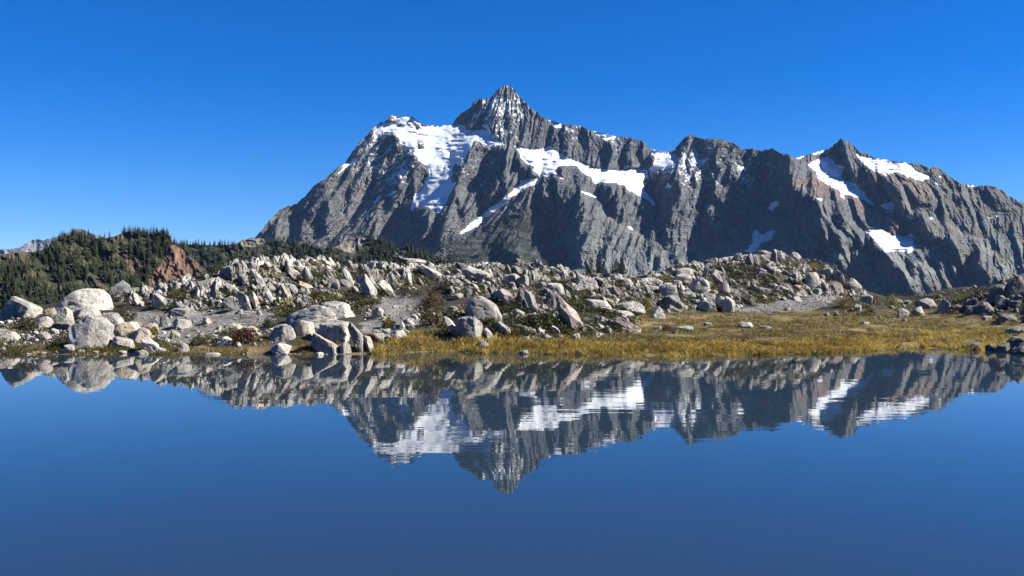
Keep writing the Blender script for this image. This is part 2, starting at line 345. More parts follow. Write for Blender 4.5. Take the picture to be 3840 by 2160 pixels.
VEG = [Z('C', [-560,1140, -330,1060, -230,1010, -120,960, 0,930, 60,850, 120,825, 200,815, 260,800, 320,870, 350,940, 470,1080, 520,1100, 570,1190, 640,1320, 720,1400, -560,1400])]

# ------------------------------------------------------------------ the massif: depth relief integrated from its shaded and lit areas
GX0, GX1, GY0, GY1, GS = 790, 4290, 270, 1200, 3.0
gxs = np.arange(GX0, GX1, GS); gys = np.arange(GY0, GY1, GS)
PX, PY = np.meshgrid(gxs, gys)
WX = PX + 9*fbm(PX/38, PY/38, 4, 11); WY = PY + 9*fbm(PX/38, PY/38, 4, 23)
SX = PX + 5*fbm(PX/18, PY/18, 3, 31); SY = PY + 4*fbm(PX/18, PY/18, 3, 43)
shade = np.zeros(PX.shape)
for w, p in SHADE: shade = np.maximum(shade, w*inpoly(WX, WY, p))
for p in LIT: shade[inpoly(WX, WY, p)] = 0
snow = np.zeros(PX.shape)
for k, p in SNOW: snow[inpoly(SX, SY, p)] = 1
for p in HOLES: snow[inpoly(SX, SY, p)] = 0
veg = np.zeros(PX.shape)
for p in VEG: veg[inpoly(WX, WY, p)] = 1
brown = np.zeros(PX.shape)
for p in BROWN: brown[inpoly(WX, WY, p)] = 1
talus = np.zeros(PX.shape)
for p in TALUS: talus[inpoly(WX, WY, p)] = 1
def D_base(y): return 4650 + (1150-y)*1.75
U = 1.54                                                # metres per photo pixel on the face
sh = blur(shade, 1); sn = blur(snow, 2); tl = blur(talus, 4); vg = blur(veg, 3)
tx = U*(1.0*(1-sh) - 3.0*sh)                           # target dD/dx
ty = -U*(1.0*(1-sh) + 0.45*sh)                          # target dD/dy
tx = tx*(1-0.55*sn*(1-sh)); ty = ty*(1-sn) + sn*(-U*(1.8*(1-sh)+0.7*sh))
tx -= (tx.mean()); tx = tx*(1-.6*tl); ty = ty*(1-tl)-U*1.5*tl
ty = ty + 1.75
div = np.zeros(PX.shape)
div[:, 1:-1] += (tx[:, 2:]-tx[:, :-2])/2; div[1:-1, :] += (ty[2:, :]-ty[:-2, :])/2
div *= GS
Mr = np.block([[div, div[:, ::-1]], [div[::-1], div[::-1, ::-1]]])
ky = np.fft.fftfreq(Mr.shape[0])*2*np.pi; kx = np.fft.fftfreq(Mr.shape[1])*2*np.pi
lap = (2*np.cos(ky)-2)[:, None] + (2*np.cos(kx)-2)[None, :]
DEL = np.real(np.fft.ifft2(np.fft.fft2(Mr)/(lap-(1/110.0)**2)))[:PX.shape[0], :PX.shape[1]]
CRAG = 1-0.9*blur(snow, 2); CRAG *= 1-.55*tl; CRAG *= 1-.25*vg

def mtn_depth(x, y):
    gx = (x-GX0)/GS; gy = (y-GY0)/GS
    d = D_base(y) + bil(DEL, gx, gy)
    cr = bil(CRAG, gx, gy)
    wx = x + 12*fbm(x/70, y/70, 3, 61); wy = y + 12*fbm(x/70, y/70, 3, 67)
    k = np.interp(x, [900, 1850, 2250, 2800, 3050, 4200], [.75, .55, .12, .05, -.30, -.55]) + .45*fbm(x/420, y/300, 2, 59); c = wx + k*(wy-800)
    def saw(t, r=.32):                                  # steep left flank, long right flank
        f = t-np.floor(t); return np.where(f < r, f/r, (1-f)/(1-r))
    a1 = np.clip(.75+.9*fbm(c/120, wy/150, 2, 70), .1, 1.6); a2 = np.clip(.7+1.1*fbm(c/50, wy/60, 2, 72), 0, 1.6); a3 = np.clip(.7+1.1*fbm(c/24, wy/30, 2, 74), 0, 1.6)
    n = 56*a1*saw(c/82+.9*fbm(c/150, wy/210, 3, 71)) + 24*a2*saw((c+.12*wy)/33+.8*fbm(c/60, wy/80, 3, 73)+.3) + 6*a3*saw((c-.25*wy)/13.5+.8*fbm(c/25, wy/30, 2, 75)+.6)
    n = n + 9*ridged((c+.3*wy)/15, wy/22, 2, 79) + 5.5*ridged(x/7-y/30, y/7, 2, 83) + 2.0*vn(x/3.0, y/3.0, None, 89)
    n = n + 5*ridged((y+.22*x)/15+.8*fbm(x/60, y/40, 2, 85), x/110, 2, 87)
    cv = (13*ridged(x/46+y/90, y/10, 2, 97)*np.clip(fbm(x/60, y/45, 2, 99)*2.4+.5, 0, 1) + 8*vn(x/22, y/16, None, 98))*(1-cr)
    return d - n*cr - cv

def to_world(x, y, D): return np.stack([(x-HX)/F*D, D, H+(HY-y)/F*D], -1)

def grid_faces(nr, nc, flip=False):
    i = np.arange(nr-1)[:, None]*nc + np.arange(nc-1)[None, :]
    f = np.stack([i, i+nc, i+nc+1, i+1], -1).reshape(-1, 4)
    return f[:, ::-1] if flip else f

def build_mountain():
    xs = np.arange(826, 4240, 2.6); NR = 290; NB = 8
    ysk = np.interp(xs, SKY_MTN[:, 0], SKY_MTN[:, 1])
    snk = bil(blur(snow, 1), (xs-GX0)/GS, (ysk+6-GY0)/GS)
    ysk = ysk + (1-.9*snk)*(3.2*ridged(xs/14, xs*0, 2, 5) + 2.2*vn(xs/4.5, xs*0, None, 6))
    t = np.linspace(0, 1, NR)[:, None]; X = np.repeat(xs[None], NR, 0); Y = ysk[None] + (1185-ysk[None])*t
    D = mtn_depth(X, Y)
    V = to_world(X, Y, D)
    gx = (X-GX0)/GS; gy = (Y-GY0)/GS
    # colours of the rock itself
    base = np.ones(X.shape+(3,))*np.array([0.078, 0.080, 0.083])
    n1 = fbm(X/45, Y/45, 4, 201)[..., None]; n2 = fbm(X/9, Y/12, 3, 203)[..., None]
    base *= 1+.35*n1+.55*n2+.4*fbm(X/3.6, Y/4.2, 2, 205)[..., None]
    base = base*(1-.55*np.clip(n1, 0, 1)) + .55*np.clip(n1, 0, 1)*np.array([.105, .094, .08])
    lf = np.clip((2000-X)/300, 0, 1)[..., None]*.6; base = base*(1-lf)+lf*base*np.array([1.12, 1.05, .98])
    b = bil(blur(brown, 4), gx, gy)[..., None]*.75; base = base*(1-b)+b*np.array([.155, .105, .08])*(1+.5*n2)
    tt = bil(tl, gx, gy)[..., None]*.7; base = base*(1-tt)+tt*np.array([.16, .142, .112])
    low = np.clip((Y-820)/160, 0, 1)[..., None]*np.clip((X-2000)/150, 0, 1)[..., None]*.85*np.clip(.5+1.2*fbm(X/60, Y/40, 3, 207)[..., None], 0, 1); base = base*(1-low)+low*np.array([.165, .172, .155])
    v = bil(vg, gx, gy)[..., None]*np.clip(.85+2.6*fbm(X/26, Y/11, 5, 209)[..., None], .45, .96); base = base*(1-v)+v*np.array([.020, .024, .013])
    rt = np.clip((X-3300)/300, 0, 1)[..., None]*np.clip(.45+1.8*fbm(X/50, Y/25, 4, 211)[..., None], 0, 1)*.75; base = base*(1-rt)+rt*np.array([.098, .088, .062])
    # thin fresh snow caught on ledges
    dD = np.gradient(D, axis=0)/np.gradient(Y, axis=0)
    led = np.clip((-dD-1.6)/3.0, -0.6, 1)
    high = np.clip((700-Y)/150, 0, 1)
    reg = np.zeros(X.shape)
    for cx, cy_, rx, ry, a in ((1880, 420, 130, 110, 1.0), (1960, 360, 60, 60, .9), (1400, 560, 90, 130, 1.0), (1500, 640, 90, 90, .9), (2140, 500, 70, 50, .6), (2330, 550, 60, 50, .5), (2600, 620, 130, 110, 1.0), (2820, 650, 120, 90, .6), (1790, 640, 70, 110, .5), (1480, 445, 60, 30, .8), (3130, 560, 60, 50, .3)):
        reg = np.maximum(reg, a*np.exp(-((X-cx)/rx)**2-((Y-cy_)/ry)**2))
    q = np.maximum(ridged((X-.8*Y)/10, (Y+.5*X)/30, 2, 221), ridged((X+.7*Y)/10, (Y-.5*X)/34, 2, 223))*.75+.35*led+.7*reg-1.04+.4*fbm(X/12, Y/12, 2, 225)
    dust = (np.clip(q*5, 0, 1)*np.clip(reg*3, 0, 1))[..., None]
    base = base*(1-dust)+dust*np.array([.58, .60, .62])
    # back of the massif
    Vb = []; top = V[0]
    for k, (dd, dz) in enumerate(((60, -20), (160, -90), (320, -220), (600, -420), (1000, -700), (1500, -1000), (2000, -1300), (2600, -1500))):
        q = top.copy(); q[:, 1] += dd; q[:, 2] = np.maximum(q[:, 2]+dz, -200); Vb.append(q)
    VV = np.concatenate([np.array(Vb)[::-1], V], 0)
    col = np.concatenate([np.repeat(base[:1], NB, 0), base], 0)
    nr = NR+NB
    me = mesh_from('mountain', VV.reshape(-1, 3), grid_faces(nr, len(xs)), M_mountain, False, {'tint': np.clip(col.reshape(-1, 3), .01, .9)})
    mt = tag(obj('mountain', me), 'craggy grey rock massif with glaciers rising behind the lake', None, None, 'structure')
    # glaciers and snow patches lie on the rock as sheets of their own
    QX = X + 5*fbm(X/18, Y/18, 3, 31) + 2.5*vn(X/5, Y/4, None, 33); QY = Y + 4*fbm(X/18, Y/18, 3, 43) + 2*vn(X/5, Y/4, None, 47)
    hole = np.zeros(X.shape, bool)
    for p in HOLES: hole |= inpoly(QX, QY, p)
    taken = np.zeros(X.shape, bool)
    for kind, p in SNOW:
        msk = inpoly(QX, QY, p) & ~hole & ~taken; taken |= msk
        fm = msk[:-1, :-1] & msk[1:, :-1] & msk[1:, 1:] & msk[:-1, 1:]
        if fm.sum() < 6:
            msk = inpoly(X, Y, p); fm = msk[:-1, :-1] | msk[1:, :-1] | msk[1:, 1:] | msk[:-1, 1:]
        if fm.sum() < 3: continue
        # thickness: thin at the edge, up to about 12 m inside
        er = fm.astype(float); th = np.zeros(X.shape); pad = np.pad(er, ((0, 1), (0, 1)))
        th = 2.0 + 14*np.clip(blur(pad, 4)*2-1, 0, 1)
        S = to_world(X, Y, D-th)
        S[..., 2] += 1.0
        ii = np.arange(X.size).reshape(X.shape); f = np.stack([ii[:-1, :-1], ii[1:, :-1], ii[1:, 1:], ii[:-1, 1:]], -1)[fm]
        u, inv = np.unique(f.ravel(), return_inverse=True)
        nm = 'glacier' if kind == 'g' else 'snow_patch'
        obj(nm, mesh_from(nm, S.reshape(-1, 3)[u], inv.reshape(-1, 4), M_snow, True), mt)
    return mt
mountain = build_mountain()

# ------------------------------------------------------------------ hills, far ridge, valley
def build_hill(name, sky_pts, ybase, d_top, d_base, amp, colf, label, step=4.0, NR=70, seed=0, shadew=0.0):
    S = np.array(sky_pts, float).reshape(-1, 2)
    xs = np.arange(S[0, 0], S[-1, 0], step); ysk = np.interp(xs, S[:, 0], S[:, 1])
    ysk = ysk + amp*.02*vn(xs/9, xs*0, None, seed)
    t = np.linspace(0, 1, NR)[:, None]; X = np.repeat(xs[None], NR, 0); Y = ysk[None]+(ybase-ysk[None])*t
    ymin = S[:, 1].min()
    def depth(x, y):
        return d_base+(d_top-d_base)*(ybase-y)/(ybase-ymin) - amp*(ridged((x-.55*(y-900))/110, y/300, 2, seed+1)+.5*ridged(x/34, y/34, 3, seed+2)+.2*vn(x/8, y/8, None, seed+3))
    D = depth(X, Y); V = to_world(X, Y, D); top = V[0]; Vb = []
    for dd, dz in ((d_top*.04, -d_top*.02), (d_top*.15, -d_top*.1)):
        q = top.copy(); q[:, 1] += dd; q[:, 2] += dz; Vb.append(q)
    VV = np.concatenate([np.array(Vb)[::-1], V], 0); col = colf(X, Y); col = np.concatenate([np.repeat(col[:1], 2, 0), col], 0)
    me = mesh_from(name, VV.reshape(-1, 3), grid_faces(NR+2, len(xs)), M_hill, False, {'tint': np.clip(col.reshape(-1, 3), .005, .9)})
    o = tag(obj(name, me), label, None, None, 'structure')
    return o, depth, lambda x: np.interp(x, S[:, 0], S[:, 1])

def col_far(X, Y):
    n = fbm(X/20, Y/14, 4, 301)[..., None]; c = np.array([.10, .10, .105])*(1+.5*n)
    s = np.clip(((X < 200)*1.0)[..., None]*(ridged(X/14, Y/9, 3, 303)[..., None]+.05)*3, 0, 1); return c*(1-s)+s*np.array([.17, .185, .20])
build_hill('far_ridge', [-700,960, -400,945, -150,950, 0,936, 50,932, 82,925, 93,915, 124,898, 140,896, 167,901, 175,894, 198,894, 233,880, 272,868, 287,858, 311,860, 330,870, 349,878, 420,900, 700,930, 950,950], 1090, 9600, 8600, 60, col_far, 'distant grey ridge with snow beyond the forested hill', seed=310)

Z4 = lambda fl: np.array(fl, float).reshape(-1, 2)/2.576 + (0, 820)
RED = [Z4([1650,236, 1745,285, 1850,365, 1930,435, 1930,560, 1480,620, 1440,560, 1500,500, 1560,450, 1610,350]), Z4([1185,325, 1240,350, 1300,460, 1330,500, 1290,520, 1250,460, 1200,390])]
BARE = [Z4([1000,175, 1090,165, 1220,122, 1340,135, 1290,160, 1180,190, 1030,210]), Z4([0,335, 130,320, 340,320, 300,370, 80,390, 0,380]), Z4([960,320, 1020,330, 1010,390, 960,380]), Z4([1250,340, 1360,400, 1400,470, 1330,470]), Z4([860,520, 980,600, 1060,680, 960,680, 840,590]), Z4([620,440, 700,470, 690,500]), Z4([260,500, 340,540, 320,570])]
def col_left(X, Y):
    n = fbm(X/16, Y/16, 4, 321)[..., None]; c = np.array([.045, .043, .022])*(1+.6*n)
    w = X+6*vn(X/9, Y/9, None, 325); w2 = Y+6*vn(X/9, Y/9, None, 326)
    for p in BARE: m = inpoly(w, w2, p)[..., None]*.9; c = c*(1-m)+m*np.array([.078, .056, .036])*(1+.5*n)
    for p in RED: m = inpoly(w, w2, p)[..., None]*.95; c = c*(1-m)+m*np.array([.15, .088, .06])*(1+.55*fbm((X-.4*Y)/7, Y/18, 3, 327)[..., None])
    return c
hillL, dL, skyL = build_hill('forested_hill', [-900,930, -500,945, -200,958, 0,956, 50,948, 128,944, 170,936, 202,910, 248,886, 280,878, 311,881, 349,893, 388,893, 423,888, 446,880, 474,870, 505,871, 521,876, 563,878, 602,878, 629,886, 640,905, 660,918, 680,932, 715,962, 748,990, 800,1040, 900,1100], 1190, 960, 800, 9, col_left, 'steep hillside covered in dark conifers with bare red scree', step=3, seed=330)
KNOLL = [np.array([885,915, 905,905, 932,893, 985,892, 1010,905, 960,925, 900,925], float).reshape(-1, 2), np.array([1250,925, 1300,903, 1345,888, 1376,893, 1372,910, 1340,930, 1330,950, 1290,945, 1270,932], float).reshape(-1, 2), np.array([1480,945, 1505,938, 1510,960, 1490,965], float).reshape(-1, 2)]
def col_mid(X, Y):
    n = fbm(X/14, Y/12, 4, 341)[..., None]; c = np.array([.03, .034, .02])*(1+.5*n)
    for p in KNOLL: m = inpoly(X+4*vn(X/8, Y/8, None, 345), Y, p)[..., None]; r = np.clip(ridged(X/12, Y/6, 3, 347)[..., None]*2, 0, 1); c = c*(1-m)+m*(np.array([.085, .068, .045])*(1-r)+r*np.array([.20, .18, .15]))
    return c
hillM, dM, skyM = build_hill('forested_ridge', [560,925, 620,920, 683,917, 761,918, 815,920, 885,917, 893,912, 932,895, 980,893, 1004,905, 1068,906, 1110,916, 1160,922, 1204,934, 1252,928, 1300,907, 1340,890, 1372,894, 1420,900, 1460,916, 1480,930, 1505,932, 1537,928, 1575,944, 1637,970, 1715,984, 1832,1004, 1960,1030, 2200,1080], 1180, 1720, 1480, 12, col_mid, 'low dark forested ridge below the massif', step=4, seed=350)

vm, vt, vb = nt_mat('valley_ground')
vc = mixc(vt, ramp(vt, noise(vt, N(vt, 'ShaderNodeNewGeometry').outputs['Position'], 0.004, 6), .4, .6), (.02, .03, .014), (.045, .045, .03))
vt.links.new(vc, vb.inputs['Base Color']); vb.inputs['Roughness'].default_value = 1
R = 12000
gv = obj('ground', mesh_from('ground', [(-R, -R, -140), (R, -R, -140), (R, R, -140), (-R, R, -140)], [(0, 1, 2, 3)], vm)); tag(gv, kind='structure')

# ------------------------------------------------------------------ lake shore terrain
COLS = [  # photo column: (distance, height) pairs
 (-2200, [(22, -.6), (25, 0), (28, .4), (34, 1.2), (44, 2.0), (60, 1.0), (80, -8)]),
 (-500, [(21.5, -.6), (24.7, 0), (26, .12), (30, .6), (33, .9), (36, .8), (42, 0), (60, -9), (80, -14)]),
 (0,    [(21.5, -.6), (24.7, 0), (26, .12), (30, .6), (33, .85), (36, .7), (42, -1), (60, -9), (80, -14)]),
 (300,  [(21.5, -.6), (24.7, 0), (27, .35), (31, .85), (35, 1.15), (38, 1.0), (44, -1.5), (60, -9), (80, -14)]),
 (500,  [(21.5, -.6), (24.7, 0), (27, .3), (31, .7), (33.2, .85), (35, 1.15), (37, 1.48), (40, 1.35), (46, -.7), (60, -8), (80, -14)]),
 (700,  [(21.5, -.6), (24.7, 0), (27, .3), (29, .6), (31.3, .82), (33, 1.15), (36, 1.95), (39, 1.9), (46, -.2), (60, -8), (80, -14)]),
 (970,  [(21.5, -.6), (24.7, 0), (27, .35), (29, .6), (31, .85), (33, 1.4), (37, 2.62), (41, 2.65), (48, .5), (60, -7), (80, -14)]),
 (1200, [(21.5, -.6), (25, 0), (27, .4), (29, .65), (31, .85), (33.5, 1.35), (38, 2.52), (41, 2.68), (48, 1), (60, -7), (80, -14)]),
 (1330, [(21.5, -.6), (25.2, 0), (27, .35), (29, .6), (32, .85), (34.5, 1.3), (38, 2.2), (42, 2.7), (48, 1), (60, -7), (80, -14)]),
 (1500, [(21.5, -.6), (25.4, 0), (27, .3), (29, .55), (31, .75), (34, 1.05), (38, 2.0), (43, 2.9), (50, 1), (60, -7), (80, -14)]),
 (1700, [(21.5, -.6), (25.8, 0), (27, .25), (30, .9), (35, 1.65), (40, 2.3), (45, 2.75), (52, 1), (64, -7), (80, -14)]),
 (1950, [(21.5, -.6), (25.6, 0), (27, .15), (30, .75), (33, 1.35), (36, 1.75), (41, 2.2), (47, 2.8), (54, 1), (64, -7), (80, -14)]),
 (2200, [(21.5, -.6), (25, 0), (28, .2), (31, .7), (36, 1.4), (42, 1.9), (50, 2.35), (57, 1), (66, -7), (80, -14)]),
 (2400, [(21.5, -.6), (24.6, 0), (28, .15), (33, .4), (36, .65), (40, 1.2), (45, 1.8), (52, 2.4), (59, 1), (68, -7), (80, -14)]),
 (2600, [(21.5, -.6), (24.5, 0), (30, .2), (36, .42), (40, .7), (43, 1.2), (48, 2.2), (54, 3.1), (60, 2), (70, -6), (80, -14)]),
 (2900, [(21.5, -.6), (24.7, 0), (30, .2), (38, .4), (43, .65), (46, 1.3), (51, 2.9), (56, 3.8), (62, 2.5), (72, -6), (80, -13)]),
 (3100, [(21.5, -.6), (25.2, 0), (30, .2), (38, .4), (43, .6), (47, 1.2), (51, 2.3), (55, 3.0), (60, 2), (70, -6), (80, -13)]),
 (3250, [(21.5, -.6), (25.6, 0), (30, .2), (38, .4), (45, .6), (49, .9), (53, 1.4), (58, .8), (68, -6), (80, -13)]),
 (3330, [(21.5, -.6), (26.8, 0), (30, .1), (38, .4), (45, .6), (50, .85), (55, 1.1), (60, .6), (68, -6), (80, -13)]),
 (3410, [(21.5, -.6), (28.0, 0), (30, .08), (38, .38), (45, .6), (50, .85), (56, 1.2), (60, .8), (70, -6), (80, -13)]),
 (3550, [(21.5, -.6), (27.4, 0), (30, .15), (38, .38), (44, .6), (50, .95), (56, 1.4), (62, 1.7), (68, .5), (80, -10)]),
 (3680, [(21.5, -.6), (26.6, 0), (30, .22), (36, .42), (39, .75), (42, 1.25), (46, 1.5), (54, 1.5), (62, 1.7), (68, .5), (80, -10)]),
 (3840, [(21.5, -.6), (25.6, 0), (28, .3), (34, .5), (37, .8), (40, 1.5), (43, 2.05), (48, 2.3), (56, 2.2), (68, 1.2), (80, -10)]),
 (4100, [(21.5, -.6), (24.5, 0), (28, .5), (33, .8), (36, 2.2), (40, 3.6), (45, 4.4), (52, 4.6), (68, 2.5), (80, -8)]),
 (6200, [(20, -.6), (23, 0), (26, .6), (33, 1.5), (36, 3.2), (40, 4.6), (48, 5.6), (60, 5.6), (80, 0)]),
]
TU = np.arange(-2200, 6200, 12.0); TD = np.concatenate([np.arange(8, 22, 1.0), np.arange(22, 56, .14), np.arange(56, 80, .5)])
cx = np.array([c[0] for c in COLS], float)
prof = np.array([np.interp(TD, [p[0] for p in c[1]], [p[1] for p in c[1]], left=-.7) for c in COLS])
def smooth1(A, r):
    k = np.hanning(2*r+3)[1:-1]; k /= k.sum(); return np.array([np.convolve(np.pad(a, r, mode='edge'), k, 'valid') for a in A])
TZ = np.array([np.interp(TU, cx, prof[:, j]) for j in range(len(TD))]).T       # (columns, distances)
TZ = smooth1(TZ.T, 6).T
UU, DD = np.meshgrid(TU, TD, indexing='ij'); TXW = (UU-HX)/F*DD
up = np.clip((TZ-.05)/.8, 0, 1)
TZ = TZ + .11*fbm(TXW/2.2, DD/2.2, 3, 399)*np.clip((DD-22)/2, 0, 1)*np.clip((31-DD)/4, 0, 1) + (.05*fbm(TXW/1.6, DD/1.6, 4, 401)+.02) * np.clip((DD-22)/3, 0, 1) + up*.22*fbm(TXW/2.6, DD/2.6, 4, 405) + up*.10*ridged(TXW/.9, DD/.9, 2, 409)
YA = HY-(TZ-H)/DD*F                                     # image row of every terrain node
YAM = np.minimum.accumulate(YA, axis=1)
def ground_z(x, d):
    return bil(TZ.T, (x-TU[0])/12.0, np.interp(d, TD, np.arange(len(TD))))
def hit(x, y):
    """distance and height of the ground seen at a photo pixel"""
    i = int(np.clip(round((x-TU[0])/12.0), 0, len(TU)-1)); row = YAM[i]
    j = int(np.searchsorted(-row, -y)); j = min(max(j, 1), len(TD)-1)
    d = TD[j]; return d, TZ[i, j]

ZP = {5: (0, 900, 2.576), 6: (900, 900, 2.576), 7: (1800, 900, 2.576), 8: (2700, 920, 2.2596)}
def ZZ(k, fl):
    ox, oy, s = ZP[k]; return np.array(fl, float).reshape(-1, 2)/s+(ox, oy)
GRAVEL = [ZZ(5, [1190,680, 1480,670, 1660,690, 2000,695, 2250,680, 2576,668, 2576,810, 2300,850, 2100,880, 1950,1030, 1750,1040, 1560,960, 1480,860, 1330,800, 1250,740]),
          ZZ(6, [0,668, 400,655, 340,800, 200,850, 0,830]), ZZ(6, [1380,570, 1560,540, 1720,560, 1700,680, 1750,800, 1900,860, 2060,960, 1900,1010, 1600,960, 1330,920, 1180,900, 1180,800, 1380,760, 1400,690, 1250,650]),
          ZZ(8, [60,590, 150,540, 400,490, 700,440, 930,415, 960,470, 900,510, 740,560, 500,590, 300,600])]
def col_ground(X, Y, Zh, D):
    xw = (X-HX)/F*D
    n = fbm(xw/.7, D/.7, 4, 421)[..., None]; n2 = fbm(xw/3, D/3, 3, 425)[..., None]
    soil = np.array([.045, .038, .028])*(1+.5*n); heath = np.array([.018, .018, .008])*(1+.6*n); grav = np.array([.165, .158, .148])*(1+.35*n)
    mead = np.array([.15, .108, .046])*(1+.7*n)+np.clip(n2, 0, 1)*np.array([-.025, .0, -.005])
    m = np.clip(.5+2.5*n2+.8*n, 0, 1); c = soil*(1-m)+heath*m
    w = X+14*vn(xw*2, D*2, None, 431); wy = Y+6*vn(xw*2, D*2, None, 433)
    for p in GRAVEL: q = inpoly(w, wy, p)[..., None]*.92; c = c*(1-q)+q*grav
    md = (np.clip((.75-Zh)/.15, 0, 1)*np.clip((w-2150)/250, 0, 1)*np.clip((D-20)/2, 0, 1))[..., None]; c = c*(1-md)+md*mead
    sh_ = (np.clip((.22-Zh)/.1, 0, 1)*np.clip((w+200)/100, 0, 1))[..., None]*.9; c = c*(1-sh_)+sh_*mead
    bed = np.clip((.0-Zh)/.08, 0, 1)[..., None]; c = c*(1-bed)+bed*np.array([.085, .075, .055])*(1+.5*n)
    return c
tc = col_ground(UU, YA, TZ, DD)
M_ground = tint_mat('shore_ground', 0.95, 14.0, 0.8, 0.03, var=0.45)
V = np.stack([TXW, DD, TZ], -1)
tag(obj('shore_ground', mesh_from('shore_ground', V.reshape(-1, 3), grid_faces(len(TU), len(TD), True)[:, ::-1], M_ground, True, {'tint': np.clip(tc.reshape(-1, 3), .004, .9)})), 'stony heath and meadow ground round the far lake shore', kind='structure')

# near bank and lake bed
gx_, gy_ = np.meshgrid(np.arange(-60, 60.1, .5), np.arange(-30, 24.1, .5))
bz = np.interp(gy_, [-30, -4, 1.5, 3.0, 6, 12, 24], [2.5, .35, .12, -.12, -.45, -.7, -.85]) + .10*fbm(gx_/1.2, gy_/1.2, 3, 441)
bz = np.where(gy_ > 3, np.minimum(bz, -.08), bz)
bn = fbm(gx_/2.2, gy_/2.2, 4, 445)[..., None]
bc = np.where((bz < 0)[..., None], np.array([.06, .056, .043])*(1+.7*bn), np.array([.15, .12, .07])*(1+.4*bn))
tag(obj('near_bank', mesh_from('near_bank', np.stack([gx_, gy_, bz], -1).reshape(-1, 3), grid_faces(*gx_.shape)[:, ::-1], M_ground, True, {'tint': np.clip(bc.reshape(-1, 3), .004, .9)})), 'near bank and lake bed', kind='structure')

def water_mat():
    m, t, b = nt_mat('lake_water'); t.nodes.remove(b)
    geo = N(t, 'ShaderNodeNewGeometry'); P = geo.outputs['Position']
    mp = N(t, 'ShaderNodeMapping'); mp.inputs['Scale'].default_value = (.35, 1.6, 1); t.links.new(P, mp.inputs['Vector'])
    w1 = noise(t, mp.outputs[0], 1.1, 1.5, 0.5); w2 = noise(t, mp.outputs[0], 4.0, 1.5, 0.5)
    big = noise(t, P, 0.09, 2, 0.5)
    hsum = mixc(t, 0.25, w1, w2)
    bp = N(t, 'ShaderNodeBump'); t.links.new(hsum, bp.inputs['Height']); bp.inputs['Distance'].default_value = 0.02
    st = N(t, 'ShaderNodeMapRange'); t.links.new(big, st.inputs[0]); st.inputs[1].default_value = .35; st.inputs[2].default_value = .65; st.inputs[3].default_value = .035; st.inputs[4].default_value = .11
    t.links.new(st.outputs[0], bp.inputs['Strength'])
    gl = N(t, 'ShaderNodeBsdfGlossy'); gl.inputs['Roughness'].default_value = 0.0; gl.inputs['Color'].default_value = (1, 1, 1, 1); t.links.new(bp.outputs[0], gl.inputs['Normal'])
    tr = N(t, 'ShaderNodeBsdfTransparent'); tr.inputs['Color'].default_value = (.36, .50, .62, 1)
    df = N(t, 'ShaderNodeBsdfDiffuse'); df.inputs['Color'].default_value = (.028, .048, .066, 1)
    bd = N(t, 'ShaderNodeMixShader'); bd.inputs[0].default_value = .5; t.links.new(tr.outputs[0], bd.inputs[1]); t.links.new(df.outputs[0], bd.inputs[2])
    fr = N(t, 'ShaderNodeFresnel'); fr.inputs['IOR'].default_value = 1.43
    mx = N(t, 'ShaderNodeMixShader'); t.links.new(fr.outputs[0], mx.inputs[0]); t.links.new(bd.outputs[0], mx.inputs[1]); t.links.new(gl.outputs[0], mx.inputs[2])
    t.links.new(mx.outputs[0], t.nodes['Material Output'].inputs['Surface'])
    return m
tag(obj('lake_water', mesh_from('lake_water', [(-80, 0, 0), (80, 0, 0), (80, 36, 0), (-80, 36, 0)], [(0, 1, 2, 3)], water_mat())), 'calm blue lake mirroring the massif', kind='structure')

# ------------------------------------------------------------------ fractured bedrock of the slopes
def grav_mask(x, y):
    m = np.zeros(len(x), bool)
    for p in GRAVEL: m |= inpoly(x, y, p)
    return m
ROCKY = [  # outline, count, size range (photo px), tilt, group
 (np.array([420,1130, 480,1085, 560,1050, 680,1010, 800,985, 970,968, 1200,970, 1330,990, 1440,1010, 1480,1060, 1400,1110, 1300,1120, 1150,1150, 1000,1190, 800,1188, 640,1165, 500,1150], float).reshape(-1, 2), 480, (8, 38), .85, 'mound'),
 (np.array([1330,985, 1500,968, 1640,978, 1760,1000, 1950,990, 2060,1000, 2160,1030, 2240,1040, 2240,1100, 2100,1080, 1900,1080, 1840,1110, 1700,1120, 1640,1060, 1500,1080], float).reshape(-1, 2), 330, (8, 40), .7, 'mound'),
 (np.array([2150,1040, 2400,1030, 2600,985, 2750,965, 2900,942, 3000,955, 3100,990, 3180,1045, 3240,1100, 3260,1140, 3100,1110, 2900,1130, 2760,1170, 2600,1170, 2400,1190, 2200,1170], float).reshape(-1, 2), 420, (7, 36), .45, 'hum'),
 (np.array([1640,1180, 1850,1100, 2200,1100, 2400,1180, 2350,1250, 2000,1270, 1700,1270], float).reshape(-1, 2), 160, (7, 28), .3, 'slope'),
 (np.array([0,1200, 250,1180, 560,1180, 1000,1200, 1100,1280, 900,1310, 500,1310, 0,1300], float).reshape(-1, 2), 420, (5, 24), .1, 'path'),
 (np.array([1330,1150, 1500,1120, 1700,1200, 1700,1270, 1420,1280], float).reshape(-1, 2), 160, (5, 22), .1, 'path'),
 (np.array([3180,1130, 3420,1110, 3640,1075, 3720,1080, 3640,1150, 3560,1190, 3300,1200, 3150,1170], float).reshape(-1, 2), 130, (5, 22), .1, 'mead'),
 (np.array([3560,1170, 3700,1100, 3840,1020, 3860,1200, 3700,1190], float).reshape(-1, 2), 90, (14, 44), -.3, 'dark'),
 (np.array([1900,1240, 2700,1250, 3400,1200, 3800,1200, 3800,1280, 3000,1240, 2400,1290, 1900,1300], float).reshape(-1, 2), 70, (4, 12), .0, 'mead'),
 (np.array([1040,1120, 1390,1110, 1480,1060, 1570,1055, 1550,1110, 1420,1150, 1390,1180, 1040,1195], float).reshape(-1, 2), 170, (6, 24), .5, 'mound'),
]

